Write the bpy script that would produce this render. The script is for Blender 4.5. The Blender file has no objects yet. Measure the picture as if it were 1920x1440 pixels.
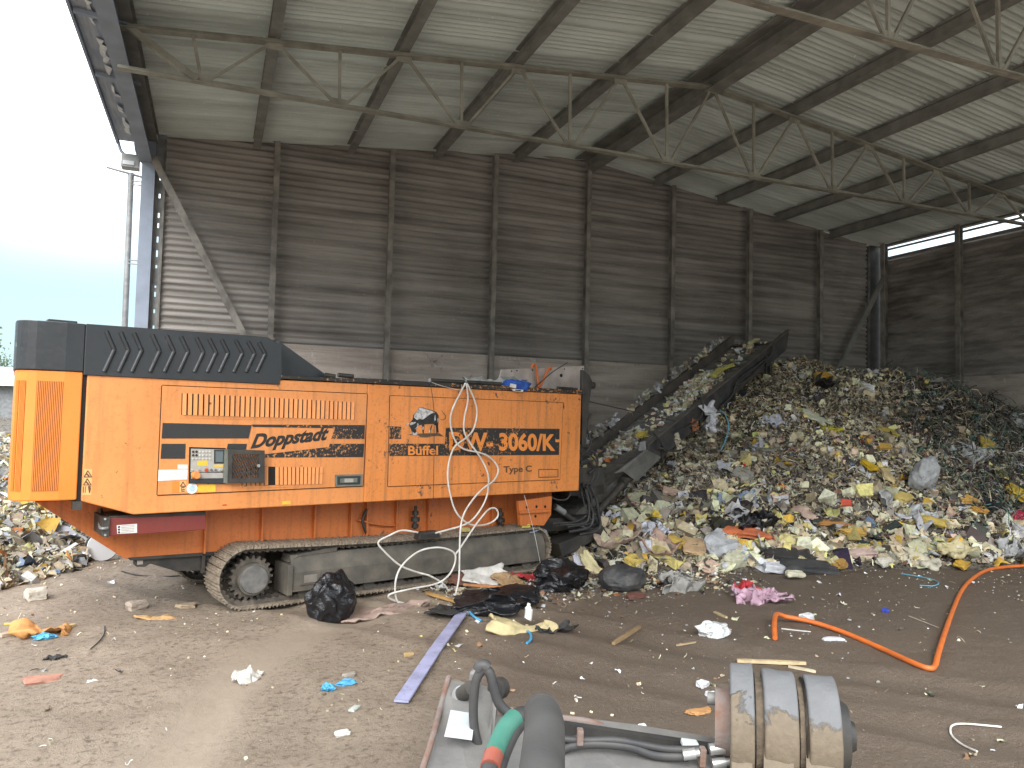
import bpy, bmesh, math, random
import numpy as np
from mathutils import Vector, Matrix
random.seed(7); np.random.seed(7)
S = bpy.context.scene
COL = S.collection
# ------------------------------------------------------------------ camera, sky, sun, exposure
F, CX, CY, H = 1410.0, 960.0, 720.0, 2.3
def _cam():
    s = 0.0234
    hz = lambda x: 775 + (x - 400) * s
    ray = lambda x, y: np.array([(x - CX) / F, (y - CY) / F, 1.0])
    yd = ray(400, hz(400)); yd /= np.linalg.norm(yd)
    up = np.cross(yd, ray(3000, hz(3000))); up /= np.linalg.norm(up)
    if up[1] > 0: up = -up
    xd = np.cross(yd, up)
    if xd[0] < 0: xd = -xd
    return np.stack([xd, yd, up])
RC = _cam()
CAMP = np.array([0, 0, H])
cam_d = bpy.data.cameras.new('camera'); cam = bpy.data.objects.new('camera', cam_d); COL.objects.link(cam)
S.camera = cam
cam_d.sensor_fit = 'HORIZONTAL'; cam_d.sensor_width = 36; cam_d.lens = 36 * F / 1920
cam_d.clip_start = 0.05; cam_d.clip_end = 3000
_m = Matrix(RC.tolist()) @ Matrix(((1, 0, 0), (0, -1, 0), (0, 0, -1)))
cam.matrix_world = Matrix.Translation(Vector(CAMP)) @ _m.to_4x4()
S.render.resolution_x, S.render.resolution_y = 1024, 768
S.render.engine = 'CYCLES'
S.cycles.max_bounces = 8; S.cycles.diffuse_bounces = 5; S.cycles.use_denoising = True
S.view_settings.view_transform = 'Standard'; S.view_settings.look = 'None'
S.view_settings.exposure = 1.74; S.view_settings.gamma = 1
SUN_EL, SUN_AZ = 40, 206        # azimuth clockwise from +Y
W = bpy.data.worlds.new('World'); S.world = W; W.use_nodes = True
nt = W.node_tree; N = nt.nodes; L = nt.links
bg = N['Background']
sky = N.new('ShaderNodeTexSky'); sky.sky_type = 'NISHITA'; sky.sun_disc = False
sky.sun_elevation = math.radians(SUN_EL); sky.sun_rotation = math.radians(SUN_AZ)
sky.air_density = 1.0; sky.dust_density = 2.5; sky.ozone_density = 1.0
tc = N.new('ShaderNodeTexCoord'); nz = N.new('ShaderNodeTexNoise'); nz.inputs['Scale'].default_value = 2.2
nz.inputs['Detail'].default_value = 5
L.new(tc.outputs['Generated'], nz.inputs['Vector'])
rp = N.new('ShaderNodeValToRGB'); rp.color_ramp.elements[0].position = .36; rp.color_ramp.elements[1].position = .55
rp.color_ramp.elements[0].color = (.35,) * 3 + (1,); rp.color_ramp.elements[1].color = (.92,) * 3 + (1,)
L.new(nz.outputs['Fac'], rp.inputs['Fac'])
sep = N.new('ShaderNodeSeparateXYZ'); L.new(tc.outputs['Generated'], sep.inputs[0])
el = N.new('ShaderNodeMapRange'); el.inputs[1].default_value = .13; el.inputs[2].default_value = .34; el.interpolation_type = 'SMOOTHSTEP'; L.new(sep.outputs['Z'], el.inputs[0])
cl = N.new('ShaderNodeMath'); cl.operation = 'MULTIPLY'; L.new(rp.outputs['Color'], cl.inputs[0]); L.new(el.outputs[0], cl.inputs[1])
low = N.new('ShaderNodeMix'); low.data_type = 'RGBA'; low.inputs[0].default_value = .85; low.inputs[7].default_value = (1.25, 1.75, 1.9, 1); L.new(sky.outputs['Color'], low.inputs[6])
mx = N.new('ShaderNodeMix'); mx.data_type = 'RGBA'
L.new(cl.outputs[0], mx.inputs[0]); L.new(low.outputs[2], mx.inputs[6]); mx.inputs[7].default_value = (7.4, 7.9, 8.5, 1)
L.new(mx.outputs[2], bg.inputs['Color']); bg.inputs['Strength'].default_value = 0.15
sd = bpy.data.lights.new('sun', 'SUN'); sd.energy = 1.5; sd.angle = math.radians(40); sd.color = (1, .97, .93)
sun = bpy.data.objects.new('sun', sd); COL.objects.link(sun)
_e, _a = math.radians(SUN_EL), math.radians(SUN_AZ)
sun.rotation_euler = Vector((math.sin(_a) * math.cos(_e), math.cos(_a) * math.cos(_e), math.sin(_e))).to_track_quat('Z', 'Y').to_euler()

# ------------------------------------------------------------------ pixel -> world helpers (photo pixels, 1920 x 1440)
def wray(x, y): return RC @ np.array([(x - CX) / F, (y - CY) / F, 1.0])
def G(x, y, z=0.0):
    d = wray(x, y); return Vector(CAMP + d * ((z - H) / d[2]))
def D(x, y, t): return Vector(CAMP + wray(x, y) * t)
MO = np.array(G(470, 1150)); MA = math.radians(16.64)
MU = np.array([math.cos(MA), math.sin(MA), 0]); MN = np.array([-math.sin(MA), math.cos(MA), 0])
def P(x, y, off=-0.1):          # point on a vertical plane parallel to the machine's side -> machine-local (u, off, z)
    r = wray(x, y); k = ((MO + MN * off - CAMP) @ MN) / (r @ MN); p = CAMP + r * k
    return Vector(((p - MO) @ MU, off, p[2]))
def M2W(v): return Vector(MO + MU * v[0] + MN * v[1] + np.array([0, 0, v[2]]))

# ------------------------------------------------------------------ materials
MATS = {}
def newmat(name):
    m = bpy.data.materials.new(name); m.use_nodes = True; MATS[name] = m
    return m, m.node_tree.nodes, m.node_tree.links, m.node_tree.nodes['Principled BSDF']
def c4(c): return (c[0], c[1], c[2], 1)
def noise(N, L, scale, detail=4, stretch=None, rough=.55, coord='Object', dist=0):
    t = N.new('ShaderNodeTexCoord'); n = N.new('ShaderNodeTexNoise')
    n.inputs['Scale'].default_value = scale; n.inputs['Detail'].default_value = detail; n.inputs['Roughness'].default_value = rough
    n.inputs['Distortion'].default_value = dist
    if stretch:
        mp = N.new('ShaderNodeMapping'); mp.inputs['Scale'].default_value = stretch
        L.new(t.outputs[coord], mp.inputs['Vector']); L.new(mp.outputs['Vector'], n.inputs['Vector'])
    else: L.new(t.outputs[coord], n.inputs['Vector'])
    return n.outputs['Fac']
def ramp(N, L, fac, a, b, ca=(0, 0, 0), cb=(1, 1, 1)):
    r = N.new('ShaderNodeValToRGB'); e = r.color_ramp.elements
    e[0].position = a; e[1].position = b; e[0].color = c4(ca); e[1].color = c4(cb)
    L.new(fac, r.inputs['Fac']); return r.outputs['Color']
def mixc(N, L, fac, a, b, mode='MIX'):
    m = N.new('ShaderNodeMix'); m.data_type = 'RGBA'; m.blend_type = mode
    for i, v in ((0, fac), (6, a), (7, b)):
        if isinstance(v, (int, float)): m.inputs[i].default_value = v
        elif isinstance(v, tuple): m.inputs[i].default_value = c4(v)
        else: L.new(v, m.inputs[i])
    return m.outputs[2]
def bump(N, L, b, fac, strength, dist=.01):
    n = N.new('ShaderNodeBump'); n.inputs['Strength'].default_value = strength; n.inputs['Distance'].default_value = dist
    L.new(fac, n.inputs['Height']); L.new(n.outputs['Normal'], b.inputs['Normal'])
def mat(name, c, c2=None, scale=6, rough=.6, metal=0, bmp=0, bscale=60, lo=.35, hi=.65, stretch=None, spec=.5):
    """base colour c varied towards c2 by noise, with an optional fine bump"""
    m, N, L, b = newmat(name)
    c2 = c2 or tuple(x * .72 for x in c)
    col = mixc(N, L, ramp(N, L, noise(N, L, scale, 6, stretch), lo, hi), c, c2)
    L.new(col, b.inputs['Base Color'])
    b.inputs['Roughness'].default_value = rough; b.inputs['Metallic'].default_value = metal
    b.inputs['Specular IOR Level'].default_value = spec
    if bmp: bump(N, L, b, noise(N, L, bscale, 5), bmp)
    return m
def paint(name, c, chip, dirt, chip_lo=.64, chip_hi=.68, dirt_amt=.5, rough=.42, chip_scale=9, streak=True, fade=None, patches=False):
    """painted sheet steel: faded, dirty streaks running down, chips down to another colour"""
    m, N, L, b = newmat(name)
    col = mixc(N, L, ramp(N, L, noise(N, L, 1.1, 3), .35, .7), c, fade or tuple(min(1, x * 1.12 + .012) for x in c))
    if streak:
        st = ramp(N, L, noise(N, L, 3.0, 7, (5, 5, .35)), .5, .82)
        f = N.new('ShaderNodeMath'); f.operation = 'MULTIPLY'; f.inputs[1].default_value = dirt_amt
        L.new(st, f.inputs[0]); col = mixc(N, L, f.outputs[0], col, dirt)
    gr = ramp(N, L, noise(N, L, 26, 8), .52, .75)
    g2 = N.new('ShaderNodeMath'); g2.operation = 'MULTIPLY'; g2.inputs[1].default_value = dirt_amt * .55
    L.new(gr, g2.inputs[0]); col = mixc(N, L, g2.outputs[0], col, dirt)
    big = ramp(N, L, noise(N, L, 1.3, 2), .42, .62)
    n1 = noise(N, L, chip_scale, 9, None, .72)
    a = N.new('ShaderNodeMath'); a.operation = 'MULTIPLY_ADD'; a.inputs[1].default_value = .1; L.new(big, a.inputs[0]); L.new(n1, a.inputs[2])
    ch = ramp(N, L, a.outputs[0], chip_lo, chip_hi)
    col = mixc(N, L, ch, col, chip)
    if patches: col = mixc(N, L, ramp(N, L, noise(N, L, 2.6, 10, None, .74), .665, .685), col, tuple(x * 1.3 for x in chip))
    L.new(col, b.inputs['Base Color'])
    r = N.new('ShaderNodeMapRange'); r.inputs[3].default_value = rough; r.inputs[4].default_value = min(1, rough + .35)
    L.new(gr, r.inputs[0]); L.new(r.outputs[0], b.inputs['Roughness'])
    bump(N, L, b, noise(N, L, 2.2, 3), .12, .05)
    return m
OR = (.66, .245, .068)
paint('orange_paint', OR, (.10, .055, .035), (.27, .12, .05), .715, .74, .58)
paint('orange_bright', (.70, .205, .026), (.30, .10, .03), (.45, .15, .03), .80, .84, .18, streak=False)
paint('orange_wear', (.70, .235, .052), (.085, .055, .042), (.22, .11, .05), .668, .695, .7, chip_scale=9, patches=True)
paint('orange_chassis', (.56, .16, .035), (.14, .06, .03), (.13, .06, .03), .70, .75, .6, fade=(.56, .16, .04))
paint('red_paint', (.17, .024, .018), (.10, .03, .02), (.10, .04, .03), .74, .78, .4)
paint('black_paint', (.018, .02, .023), (.12, .11, .10), (.06, .056, .05), .72, .75, .35, .38, streak=False)
paint('black_stripe', (.014, .013, .012), (.55, .23, .07), (.05, .04, .03), .635, .65, .4, .5, chip_scale=26, streak=False)
paint('stripe_clean', (.02, .02, .02), (.45, .2, .07), (.06, .05, .04), .70, .715, .4, .5, chip_scale=26, streak=False)
paint('letter_orange', (.74, .235, .035), (.02, .015, .012), (.3, .13, .05), .68, .695, .3, chip_scale=20, streak=False)
mat('dark_seam', (.012, .01, .009), rough=.9)
mat('dark_steel', (.035, .034, .033), (.075, .066, .056), 5, .55, .3, .2, 40)
mat('frame_steel', (.085, .078, .066), (.16, .138, .11), 4, .7, .15, .3, 45, .38, .7)
mat('track_steel', (.17, .138, .105), (.31, .25, .185), 14, .85, .1, .5, 60)
mat('hub_steel', (.115, .11, .105), (.20, .19, .175), 9, .6, .2, .3, 50)
mat('rubber', (.014, .014, .015), (.04, .038, .036), 12, .55, 0, .1, 80)
mat('pale_plate', (.50, .43, .39), (.36, .30, .27), 5, .75, 0, .2, 40)
mat('sticker_white', (.75, .74, .72), (.6, .58, .55), 12, .6)
mat('sticker_yellow', (.75, .5, .03), (.7, .42, .05), 12, .6)
mat('ink_black', (.015, .014, .013), (.03, .028, .026), 20, .6)
mat('panel_grey', (.42, .40, .36), (.36, .33, .29), 12, .5)
mat('screen_dark', (.02, .03, .035), (.03, .04, .045), 5, .15)
mat('screen_grey', (.12, .15, .16), (.10, .12, .13), 5, .2)
mat('knob_red', (.55, .06, .02), rough=.4)
mat('latch_grey', (.13, .145, .12), (.2, .2, .17), 14, .5, .2)
mat('cable_white', (.72, .70, .66), (.52, .48, .42), 7, .5)
mat('hose_orange', (.70, .17, .03), (.55, .14, .035), 9, .45)
mat('blue_cloth', (.02, .07, .32), (.03, .10, .40), 14, .7)
mat('blue_strap', (.05, .28, .50), (.10, .35, .55), 14, .6)
mat('galv_steel', (.30, .31, .31), (.20, .20, .20), 7, .55, .3, .15, 30)
mat('post_steel', (.27, .255, .23), (.13, .12, .11), 3.5, .75, .1, .3, 35)
mat('truss_steel', (.33, .325, .28), (.19, .185, .16), 3, .75, .1, .2, 35)
mat('purlin_steel', (.235, .24, .225), (.15, .152, .14), 3, .8, 0, .2, 35)
mat('corner_steel', (.26, .30, .38), (.20, .23, .28), 2, .7, .1)
mat('soffit', (.20, .23, .29), (.34, .36, .40), 2.5, .8, stretch=(6, .6, 1))
mat('peeled_white', (.62, .63, .63), (.4, .42, .44), 6, .8, 0, .3, 20)
# weathered corrugated cladding: pale grey sheets, brown-black grime in long runs, a few darker sheets
def cladding(name, c, dark, lo, hi, stretch, amt=.85):
    m, N, L, b = newmat(name)
    a = noise(N, L, 1.0, 6, stretch, .62); q = noise(N, L, .35, 3)
    s = N.new('ShaderNodeMath'); s.operation = 'MULTIPLY_ADD'; s.inputs[1].default_value = .55; L.new(q, s.inputs[0]); L.new(a, s.inputs[2])
    k = ramp(N, L, s.outputs[0], lo, hi)
    f = N.new('ShaderNodeMath'); f.operation = 'MULTIPLY'; f.inputs[1].default_value = amt; L.new(k, f.inputs[0])
    col = mixc(N, L, f.outputs[0], c, dark)
    sp = ramp(N, L, noise(N, L, 30, 6), .66, .74); col = mixc(N, L, sp, col, tuple(min(1, x * 1.5) for x in c))
    L.new(col, b.inputs['Base Color']); b.inputs['Roughness'].default_value = .75
    bump(N, L, b, noise(N, L, 25, 5), .15)
cladding('wall_sheet', (.335, .315, .295), (.09, .081, .073), .60, .95, (.25, 1, 5.5))
cladding('roof_sheet', (.64, .72, .71), (.32, .355, .34), .62, 1.02, (.3, 2.2, 1))
def concrete():
    m, N, L, b = newmat('push_wall_concrete')
    col = mixc(N, L, ramp(N, L, noise(N, L, 1, 7, (.5, 1, 5), .65), .4, .66), (.46, .405, .365), (.27, .23, .20))
    col = mixc(N, L, ramp(N, L, noise(N, L, 1.4, 6, None, .7, dist=.6), .62, .70), col, (.13, .105, .08))
    col = mixc(N, L, ramp(N, L, noise(N, L, 9, 8, (1, 1, .4)), .60, .72), col, (.46, .43, .40))
    L.new(col, b.inputs['Base Color']); b.inputs['Roughness'].default_value = .9
    w = N.new('ShaderNodeTexWave'); w.bands_direction = 'Z'; w.inputs['Scale'].default_value = 1.55; w.inputs['Distortion'].default_value = .25
    t = N.new('ShaderNodeTexCoord'); L.new(t.outputs['Object'], w.inputs['Vector'])
    g = N.new('ShaderNodeMath'); g.operation = 'MULTIPLY_ADD'; g.inputs[1].default_value = .5; L.new(ramp(N, L, w.outputs['Fac'], 0, .06), g.inputs[0]); L.new(noise(N, L, 18, 6), g.inputs[2])
    bump(N, L, b, g.outputs[0], .5, .02)
concrete()
def ground_mat():
    m, N, L, b = newmat('dirt_ground')
    dry, mid, dark_brown = (.36, .29, .22), (.26, .203, .15), (.158, .122, .092)
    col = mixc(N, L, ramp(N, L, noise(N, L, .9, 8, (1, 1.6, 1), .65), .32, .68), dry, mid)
    at = N.new('ShaderNodeAttribute'); at.attribute_name = 'brown_mask'
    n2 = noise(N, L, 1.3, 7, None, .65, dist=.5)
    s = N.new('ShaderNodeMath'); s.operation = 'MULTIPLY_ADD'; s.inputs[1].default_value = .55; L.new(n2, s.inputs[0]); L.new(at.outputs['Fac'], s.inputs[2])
    col = mixc(N, L, ramp(N, L, s.outputs[0], .42, 1.0), col, dark_brown)  # darker brown where the mask is high
    col = mixc(N, L, ramp(N, L, noise(N, L, 16, 9, None, .7), .50, .66), col, (.15, .11, .08))
    col = mixc(N, L, ramp(N, L, noise(N, L, 55, 6, None, .6), .63, .70), col, (.42, .36, .29))
    du = N.new('ShaderNodeAttribute'); du.attribute_name = 'dust'
    d2 = N.new('ShaderNodeMath'); d2.operation = 'MULTIPLY'; L.new(du.outputs['Fac'], d2.inputs[0]); L.new(ramp(N, L, noise(N, L, 2.5, 6, None, .7), .2, .55), d2.inputs[1])
    col = mixc(N, L, d2.outputs[0], col, mixc(N, L, noise(N, L, 7, 5), (.315, .258, .197), (.26, .208, .155)))
    pz = mixc(N, L, ramp(N, L, noise(N, L, 95, 3, None, .6), .69, .72), col, (.5, .46, .40)); col = pz
    L.new(col, b.inputs['Base Color'])
    r = N.new('ShaderNodeMapRange'); r.inputs[3].default_value = .95; r.inputs[4].default_value = .62; L.new(s.outputs[0], r.inputs[0]); L.new(r.outputs[0], b.inputs['Roughness'])
    b.inputs['Specular IOR Level'].default_value = .3
    h = N.new('ShaderNodeMath'); h.operation = 'MULTIPLY_ADD'; h.inputs[1].default_value = .45
    L.new(noise(N, L, 70, 6, None, .7), h.inputs[0]); L.new(noise(N, L, 11, 9, None, .72), h.inputs[2])
    k = N.new('ShaderNodeMath'); k.operation = 'SUBTRACT'; k.inputs[0].default_value = 1; L.new(du.outputs['Fac'], k.inputs[1])
    k2 = N.new('ShaderNodeMath'); k2.operation = 'MULTIPLY'; L.new(h.outputs[0], k2.inputs[0])
    k3 = N.new('ShaderNodeMath'); k3.operation = 'MULTIPLY_ADD'; k3.inputs[1].default_value = .7; k3.inputs[2].default_value = .3; L.new(k.outputs[0], k3.inputs[0]); L.new(k3.outputs[0], k2.inputs[1])
    bump(N, L, b, k2.outputs[0], .9, .045)
ground_mat()
def attr_mat(name, rough=.85, bmp=.25, bscale=35, dirt=.35, spec=.3):
    """base colour from the piece's own colour attribute, soiled by noise"""
    m, N, L, b = newmat(name)
    a = N.new('ShaderNodeAttribute'); a.attribute_name = 'Col'
    f = N.new('ShaderNodeMath'); f.operation = 'MULTIPLY'; f.inputs[1].default_value = dirt
    L.new(ramp(N, L, noise(N, L, 11, 7, None, .7), .42, .68), f.inputs[0])
    L.new(mixc(N, L, f.outputs[0], a.outputs['Color'], (.10, .08, .06)), b.inputs['Base Color'])
    b.inputs['Roughness'].default_value = rough; b.inputs['Specular IOR Level'].default_value = spec
    if bmp: bump(N, L, b, noise(N, L, bscale, 6), bmp)
attr_mat('debris', bmp=.7, bscale=24, dirt=.5); attr_mat('litter', .8, 0, 30, .15)
m_, N_, L_, b_ = newmat('waste_bulk')
L_.new(mixc(N_, L_, ramp(N_, L_, noise(N_, L_, 14, 8, None, .7), .35, .62), (.20, .17, .13), (.035, .03, .026)), b_.inputs['Base Color'])
b_.inputs['Roughness'].default_value = .95; bump(N_, L_, b_, noise(N_, L_, 22, 8), .9, .05)
# black film of refuse bags: glossy and finely creased
m_, N_, L_, b_ = newmat('bag_film'); b_.inputs['Base Color'].default_value = (.012, .012, .014, 1); b_.inputs['Roughness'].default_value = .14
bump(N_, L_, b_, noise(N_, L_, 11, 6, None, .55, dist=1.5), .75, .03)
m_, N_, L_, b_ = newmat('bag_dusty'); L_.new(mixc(N_, L_, ramp(N_, L_, noise(N_, L_, 5, 6), .4, .7), (.035, .035, .037), (.09, .085, .08)), b_.inputs['Base Color'])
b_.inputs['Roughness'].default_value = .6; bump(N_, L_, b_, noise(N_, L_, 12, 5, None, .6, dist=.8), .5, .03)
# mud caked pin rings
m_, N_, L_, b_ = newmat('mud_steel')
t_ = N_.new('ShaderNodeTexCoord'); sx_ = N_.new('ShaderNodeSeparateXYZ'); L_.new(t_.outputs['Object'], sx_.inputs[0])
q_ = N_.new('ShaderNodeMath'); q_.operation = 'MULTIPLY_ADD'; q_.inputs[1].default_value = -2.2; L_.new(sx_.outputs['Z'], q_.inputs[0]); L_.new(noise(N_, L_, 6, 8, None, .62, dist=.3), q_.inputs[2]); z0_ = N_.new('ShaderNodeMath'); z0_.inputs[1].default_value = D(1460, 1360, 2.6).z * 2.2; L_.new(q_.outputs[0], z0_.inputs[0]); q_ = z0_
n_ = ramp(N_, L_, q_.outputs[0], .27, .33)
L_.new(mixc(N_, L_, n_, mixc(N_, L_, noise(N_, L_, 14, 4), (.155, .157, .162), (.11, .11, .112)), mixc(N_, L_, noise(N_, L_, 50, 6), (.18, .14, .095), (.10, .078, .055))), b_.inputs['Base Color'])
b_.inputs['Roughness'].default_value = .75
s_ = N_.new('ShaderNodeMath'); s_.operation = 'MULTIPLY_ADD'; s_.inputs[1].default_value = .35; L_.new(noise(N_, L_, 60, 7, None, .65), s_.inputs[0]); L_.new(n_, s_.inputs[2]); bump(N_, L_, b_, s_.outputs[0], .8, .012)
mat('mud', (.15, .115, .08), (.09, .07, .05), 30, .95, 0, .9, 45)
mat('loader_grey', (.155, .15, .145), (.22, .21, .195), 6, .62, .2, .25, 45)
mat('rusty_edge', (.17, .085, .055), (.20, .17, .155), 10, .85, .1, .4, 60)
mat('hose_black', (.03, .03, .032), (.055, .052, .05), 9, .6)
mat('hose_foam', (.08, .077, .073), (.048, .046, .044), 3, .85, 0, .1, 60)
mat('hose_green', (.035, .15, .11), (.06, .19, .145), 9, .6)
mat('hose_red', (.30, .085, .055), (.24, .07, .05), 9, .6)
mat('fitting', (.55, .55, .54), (.42, .42, .41), 9, .35, .7)
mat('leaf_dark', (.05, .085, .045), (.09, .13, .07), 3, .8)
mat('bark', (.09, .07, .05), (.13, .10, .08), 9, .9)
mat('far_white', (.62, .64, .66), (.5, .52, .54), .6, .7)

# ------------------------------------------------------------------ mesh builder
class MB:
    def __init__(s): s.v, s.f, s.fm, s.ms, s.sm = [], [], [], [], []
    def mi(s, m):
        if m not in s.ms: s.ms.append(m)
        return s.ms.index(m)
    def add(s, vs, fs, m=None, smooth=False):
        o = len(s.v); s.v += [tuple(map(float, p)) for p in vs]; k = s.mi(m)
        for f in fs: s.f.append([i + o for i in f]); s.fm.append(k); s.sm.append(smooth)
        return s
    def box(s, a, b, m=None, bev=0):
        x0, y0, z0 = [min(a[i], b[i]) for i in range(3)]; x1, y1, z1 = [max(a[i], b[i]) for i in range(3)]
        v = [(x0, y0, z0), (x1, y0, z0), (x1, y1, z0), (x0, y1, z0), (x0, y0, z1), (x1, y0, z1), (x1, y1, z1), (x0, y1, z1)]
        return s.add(v, [(0, 3, 2, 1), (4, 5, 6, 7), (0, 1, 5, 4), (1, 2, 6, 5), (2, 3, 7, 6), (3, 0, 4, 7)], m)
    def prism(s, poly, y0, y1, m=None, axis=1):
        """poly of (a, b): extruded along axis (1: x,z -> y; 2: x,y -> z; 0: y,z -> x)"""
        n = len(poly)
        def w(p, t): return (p[0], t, p[1]) if axis == 1 else ((p[0], p[1], t) if axis == 2 else (t, p[0], p[1]))
        v = [w(p, y0) for p in poly] + [w(p, y1) for p in poly]
        f = [tuple(range(n)), tuple(range(2 * n - 1, n - 1, -1))] + [(i, i + n, (i + 1) % n + n, (i + 1) % n) for i in range(n)]
        return s.add(v, f, m)
    def bar(s, a, b, w, h, m=None, up=(0, 0, 1)):
        a, b = Vector(a), Vector(b); d = (b - a).normalized(); r = d.cross(Vector(up))
        if r.length < 1e-4: r = d.cross(Vector((1, 0, 0)))
        r.normalize(); u = r.cross(d)
        v = [p + r * (w / 2 * i) + u * (h / 2 * j) for p in (a, b) for i, j in ((-1, -1), (1, -1), (1, 1), (-1, 1))]
        return s.add(v, [(3, 2, 1, 0), (4, 5, 6, 7), (0, 1, 5, 4), (1, 2, 6, 5), (2, 3, 7, 6), (3, 0, 4, 7)], m)
    def angle(s, a, b, w, t, m=None, up=(0, 0, 1)):
        """L-section bar"""
        a, b = Vector(a), Vector(b); d = (b - a).normalized(); r = d.cross(Vector(up))
        if r.length < 1e-4: r = d.cross(Vector((1, 0, 0)))
        r.normalize(); u = r.cross(d)
        pr = [(0, 0), (w, 0), (w, t), (t, t), (t, w), (0, w)]
        v = [p + r * (i - w / 2) + u * (j - w / 2) for p in (a, b) for i, j in pr]
        return s.add(v, [tuple(range(5, -1, -1)), tuple(range(6, 12))] + [(i, (i + 1) % 6, (i + 1) % 6 + 6, i + 6) for i in range(6)], m)
    def ibeam(s, a, b, w, h, t, m=None, up=(0, 0, 1)):
        a, b = Vector(a), Vector(b); d = (b - a).normalized(); r = d.cross(Vector(up)).normalized(); u = r.cross(d)
        for j, (ww, hh) in ((-(h - t) / 2, (w, t)), (0, (t, h - 2 * t)), ((h - t) / 2, (w, t))):
            s.bar(a + u * j, b + u * j, ww, hh, m, up)
        return s
    def cyl(s, a, b, r0, r1=None, n=16, m=None, cap=True, smooth=True):
        r1 = r0 if r1 is None else r1
        a, b = Vector(a), Vector(b); d = (b - a).normalized(); x = d.orthogonal().normalized(); y = d.cross(x)
        v = []
        for p, r in ((a, r0), (b, r1)):
            for i in range(n):
                t = 2 * math.pi * i / n; v.append(p + x * (r * math.cos(t)) + y * (r * math.sin(t)))
        s.add(v, [(i, (i + 1) % n, (i + 1) % n + n, i + n) for i in range(n)], m, smooth)
        if cap: s.add(v, [tuple(range(n - 1, -1, -1)), tuple(range(n, 2 * n))], m)
        return s
    def tube(s, pts, r, n=8, m=None, sub=6, closed=False, rs=None):
        p = [Vector(q) for q in pts]
        if sub > 1:
            q = []; rr = []
            for i in range(len(p) - 1):
                a, b, c, d = p[max(0, i - 1)], p[i], p[i + 1], p[min(len(p) - 1, i + 2)]
                for k in range(sub):
                    t = k / sub
                    q.append(.5 * ((2 * b) + (c - a) * t + (2 * a - 5 * b + 4 * c - d) * t * t + (3 * b - a - 3 * c + d) * t ** 3))
            q.append(p[-1]); p = q
        v = []; x = None
        for i, c in enumerate(p):
            d = p[min(i + 1, len(p) - 1)] - p[max(i - 1, 0)]
            if d.length < 1e-7: d = Vector((0, 0, 1))
            d.normalize()
            x = d.orthogonal().normalized() if x is None else (x - d * x.dot(d))
            if x.length < 1e-5: x = d.orthogonal()
            x.normalize(); y = d.cross(x)
            for k in range(n):
                t = 2 * math.pi * k / n; v.append(c + (x * math.cos(t) + y * math.sin(t)) * r)
        f = [(i * n + k, i * n + (k + 1) % n, (i + 1) * n + (k + 1) % n, (i + 1) * n + k) for i in range(len(p) - 1) for k in range(n)]
        s.add(v, f, m, True)
        o = len(p) - 1
        s.add(v[:n], [tuple(range(n - 1, -1, -1))], m); s.add(v[o * n:], [tuple(range(n))], m)
        return s
    def build(s, name, parent=None, bev=0, loc=None):
        me = bpy.data.meshes.new(name); me.from_pydata(s.v, [], s.f)
        for k in s.ms: me.materials.append(MATS[k])
        me.polygons.foreach_set('material_index', s.fm); me.polygons.foreach_set('use_smooth', s.sm); me.update()
        o = bpy.data.objects.new(name, me); COL.objects.link(o)
        if parent: o.parent = parent
        if loc is not None: o.location = loc
        if bev:
            b = o.modifiers.new('bevel', 'BEVEL'); b.width = bev; b.segments = 2; b.limit_method = 'ANGLE'; b.angle_limit = math.radians(40)
        return o
def tag(o, label=None, cat=None, group=None, kind=None):
    for k, v in (('label', label), ('category', cat), ('group', group), ('kind', kind)):
        if v: o[k] = v
    return o
def thing(name, loc=(0, 0, 0), rz=0, label=None, cat=None, group=None):
    o = bpy.data.objects.new(name, None); COL.objects.link(o); o.location = loc; o.rotation_euler = (0, 0, rz); o.empty_display_size = .2
    return tag(o, label, cat, group)
def copy_part(o, parent, loc=None):
    c = o.copy(); COL.objects.link(c); c.parent = parent
    if loc is not None: c.location = loc
    return c

# smooth value noise on numpy arrays, for relief
def vnoise(x, y, seed=0):
    r = np.random.RandomState(seed); T = r.rand(256, 256)
    xi, yi = np.floor(x).astype(int), np.floor(y).astype(int); fx, fy = x - xi, y - yi
    fx, fy = fx * fx * (3 - 2 * fx), fy * fy * (3 - 2 * fy)
    g = lambda a, b: T[a % 256, b % 256]
    return (g(xi, yi) * (1 - fx) + g(xi + 1, yi) * fx) * (1 - fy) + (g(xi, yi + 1) * (1 - fx) + g(xi + 1, yi + 1) * fx) * fy
def fbm(x, y, oct=4, seed=0):
    s = 0; a = .5
    for k in range(oct): s = s + a * (vnoise(x * 2 ** k, y * 2 ** k, seed + k) - .5); a *= .5
    return s
def polydist(x, y, pts):
    """distance from arrays x, y to a polyline"""
    best = np.full(np.shape(x), 1e9)
    for (ax, ay), (bx, by) in zip(pts[:-1], pts[1:]):
        dx, dy = bx - ax, by - ay; t = np.clip(((x - ax) * dx + (y - ay) * dy) / (dx * dx + dy * dy + 1e-9), 0, 1)
        best = np.minimum(best, np.hypot(x - ax - t * dx, y - ay - t * dy))
    return best
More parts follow.
